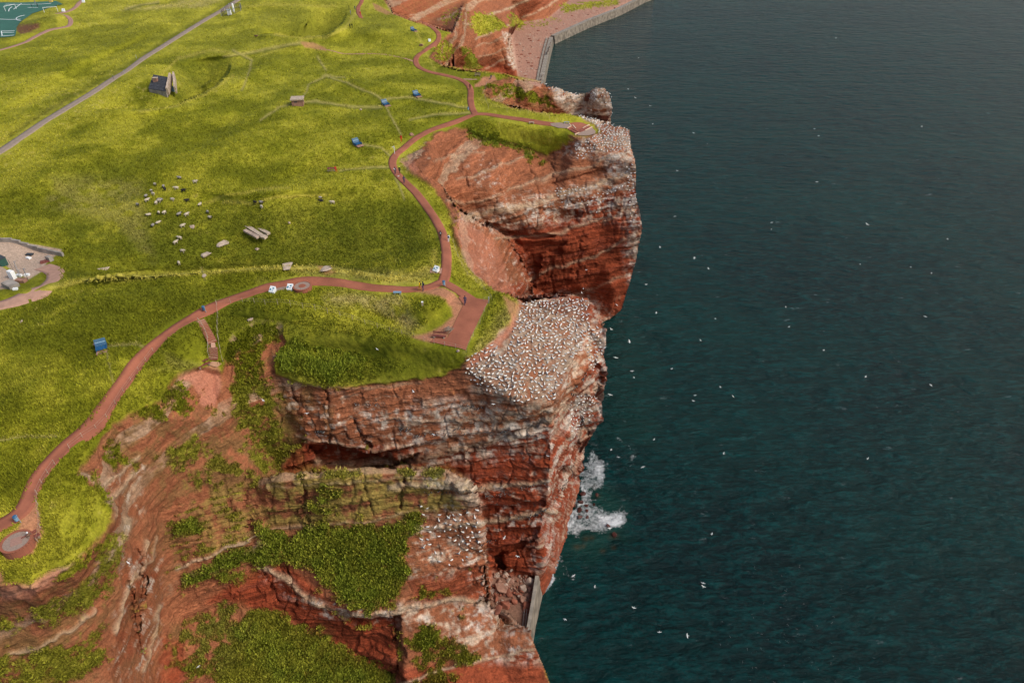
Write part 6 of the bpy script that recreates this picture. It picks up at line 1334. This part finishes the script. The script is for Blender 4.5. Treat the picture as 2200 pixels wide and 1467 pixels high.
FLY = [(1796,82,7),(1372,125,8),(1350,192,8),(1365,210,8),(1397,228,9),(1402,267,6),(1490,286,9),(1750,277,6),(1759,292,10),(1520,309,5),(1980,272,9),(1455,367,8),(1755,391,9),(1450,465,9),(1658,478,9),(1657,493,6),(1863,482,12),(2036,514,10),(1418,531,10),(1492,554,12),(1522,577,9),(1388,611,10),(1848,568,8),(1957,574,7),(2001,587,7),(1537,685,8),(1688,660,7),(1988,680,10),(1410,672,10),
 (1314,708,16),(1352,734,15),(1323,768,15),(1358,797,12),(1362,811,10),(1505,731,8),(1695,702,8),(1770,752,10),(1443,792,9),(1311,848,15),(1548,832,10),(1493,849,9),(1490,861,7),(1860,809,10),(2000,827,11),(1405,944,10),(1575,851,8),(1555,974,8),(1381,1003,14),(1313,966,7),(1329,982,8),(1310,1135,13),(1232,1236,12),(1278,1260,9),(1362,1305,13),(1214,1330,9),(1417,1357,13),(1477,1365,15),(1529,1147,8),(1511,1260,8),(1511,1252,6),(1864,985,10),
 (1260,580,12),(1253,620,12),(1250,629,12),(1253,340,10),(1282,456,10),(565,860,13),(660,888,16),(888,842,15),(932,934,12),(276,1208,16),(1083,1155,15),(1112,1195,14),(810,750,9),(1122,758,14),(1248,752,13),(1299,747,14),(847,363,9),(856,379,9),(1177,979,12),(1060,868,12),(426,1431,7),(1325,655,10),(1145,78,5),(1270,237,7)]
for k, (px, py, sp) in enumerate(FLY):
    dx, dy, dz = (float(q) for q in rays(px, py)); over = poly_sdf(np.array([float(px)]), np.array([float(py)]), LAND)[0] > 0
    if over: t_ = (G(px, py) - cam.location).length * .90 / math.sqrt(dx * dx + dy * dy + dz * dz)
    else: t_ = (random.uniform(10, 30) - CAM_Z) / dz
    s_ = min(max(sp * t_ / FPX / 1.7, .40 if over else .5), .62 if over else 1.1); v = random.choice([0, 1, 2, 3, 0, 1])
    if not over: t_ = min(t_, s_ * 1.7 * FPX / sp * 1.3)
    o = bpy.data.objects.new('seabird', FM[v]); COL.objects.link(o); o.location = (dx * t_, dy * t_, CAM_Z + dz * t_); o.scale = (s_ * .9,) * 3; o.rotation_euler = (random.uniform(-.2, .2), random.uniform(-.35, .35), random.uniform(0, 6.28))
    if over:
        wh = 'past the steep cliff face of the second headland' if 1150 < px < 1400 and py < 700 else 'low above the gannet colony' if py < 800 and px > 1000 else 'in front of the layered rock of the first bay' if 500 < px < 1000 else 'above the boulder cove' if px > 1000 else 'above the lower left red slopes' if py > 1000 else 'just above the brick path bend'
    else:
        wh = 'close beside the seaward wall of the first headland' if px < 1400 and 650 < py < 900 else 'above the breaking surf' if px < 1420 and 900 < py < 1180 else 'over dark water in the lower part of the sea' if py > 1180 else 'far out over the upper sea' if py < 450 else 'over open water in the middle of the sea'
    tag(o, 'white seabird ' + WING[v] + ' gliding ' + wh, 'seabird', 'flying seabirds ' + WING[v] + ' ' + wh)

# ---------------------------------------------------------------- grass tufts and leafy growth
def tufts(name, mask, n, hgt, wid, tint, seed, nb=3, spread=.25):
    r = np.random.default_rng(seed); ii = np.nonzero(mask)[0]
    if not len(ii): return
    a = depth.ravel()[ii] ** 1.2 * r.random(len(ii)) ; ii = r.choice(ii, n, p=(depth.ravel()[ii] ** .6) / (depth.ravel()[ii] ** .6).sum())
    P = V_all[ii] + (r.random((n, 3)) - .5) * np.array([.35, .35, .0]); N_ = NV[ii]; colr = base[ii][:, :3]
    V = np.zeros((n, nb, 3, 3)); 
    for b_ in range(nb):
        ang = r.random(n) * 6.283; d = np.stack([np.cos(ang), np.sin(ang), np.zeros(n)], 1); s_ = (.6 + .8 * r.random(n))
        off = (r.random((n, 3)) - .5) * spread * 2; off[:, 2] *= .3; c = P + off - N_ * .04
        up = N_ * .55 + np.array([.12, -.05, .75]) + (r.random((n, 3)) - .5) * .9
        V[:, b_, 0] = c - d * (wid * s_)[:, None]; V[:, b_, 1] = c + d * (wid * s_)[:, None]; V[:, b_, 2] = c + up * (hgt * s_)[:, None]
    V = V.reshape(-1, 3); F = np.arange(len(V)).reshape(-1, 3)
    cr_ = np.repeat(colr * (.82 + .42 * r.random((n, 1))) * tint, nb * 3, 0); cr_ = cr_.reshape(n * nb, 3, 3); cr_[:, 2] *= 1.25; cr_ = cr_.reshape(-1, 3)
    me = np_mesh(name, V, F, np.clip(cr_, 0, .9), False); o = new_obj(name, me, [M_leaf]); o['kind'] = 'stuff'; return o
M_leaf = bpy.data.materials.new('leaf_blade'); M_leaf.use_nodes = True
nt = M_leaf.node_tree; bb = nt.nodes['Principled BSDF']; at = nt.nodes.new('ShaderNodeAttribute'); at.attribute_name = 'tone'; nt.links.new(at.outputs['Color'], bb.inputs['Base Color']); bb.inputs['Roughness'].default_value = .8; bb.inputs['Specular IOR Level'].default_value = .2
gm = (grass > .6) & (NV[:, 2] > .55) & valid.ravel() & (nearpath < .30) & (tr < .35) & (line_dist(pxf, pyf, [(425,690),(445,725),(460,750),(458,785)]) > 9) & (yardm < .2) & (dirt < .3) & (dist < 330) & (leafy < .4)
tufts('grass_tufts', gm & (pyf > 250), 110000, .22, .085, 1.14, 5)
tufts('grass_tufts', gm & (pyf <= 250), 24000, .20, .14, 1.16, 6, 3, .6)
lf = (leafy > .45) & valid.ravel() & (rock > -1)
tufts('leafy_scrub', lf, 36000, .33, .15, np.array([1.2, 1.25, 1.1]), 7, 5, .45)
sc_ = (cover > .35) & (leafy <= .45) & (rock > .5) & valid.ravel()
tufts('cliff_plants', sc_, 30000, .30, .13, np.array([.95, 1.0, .8]), 8, 4, .35)
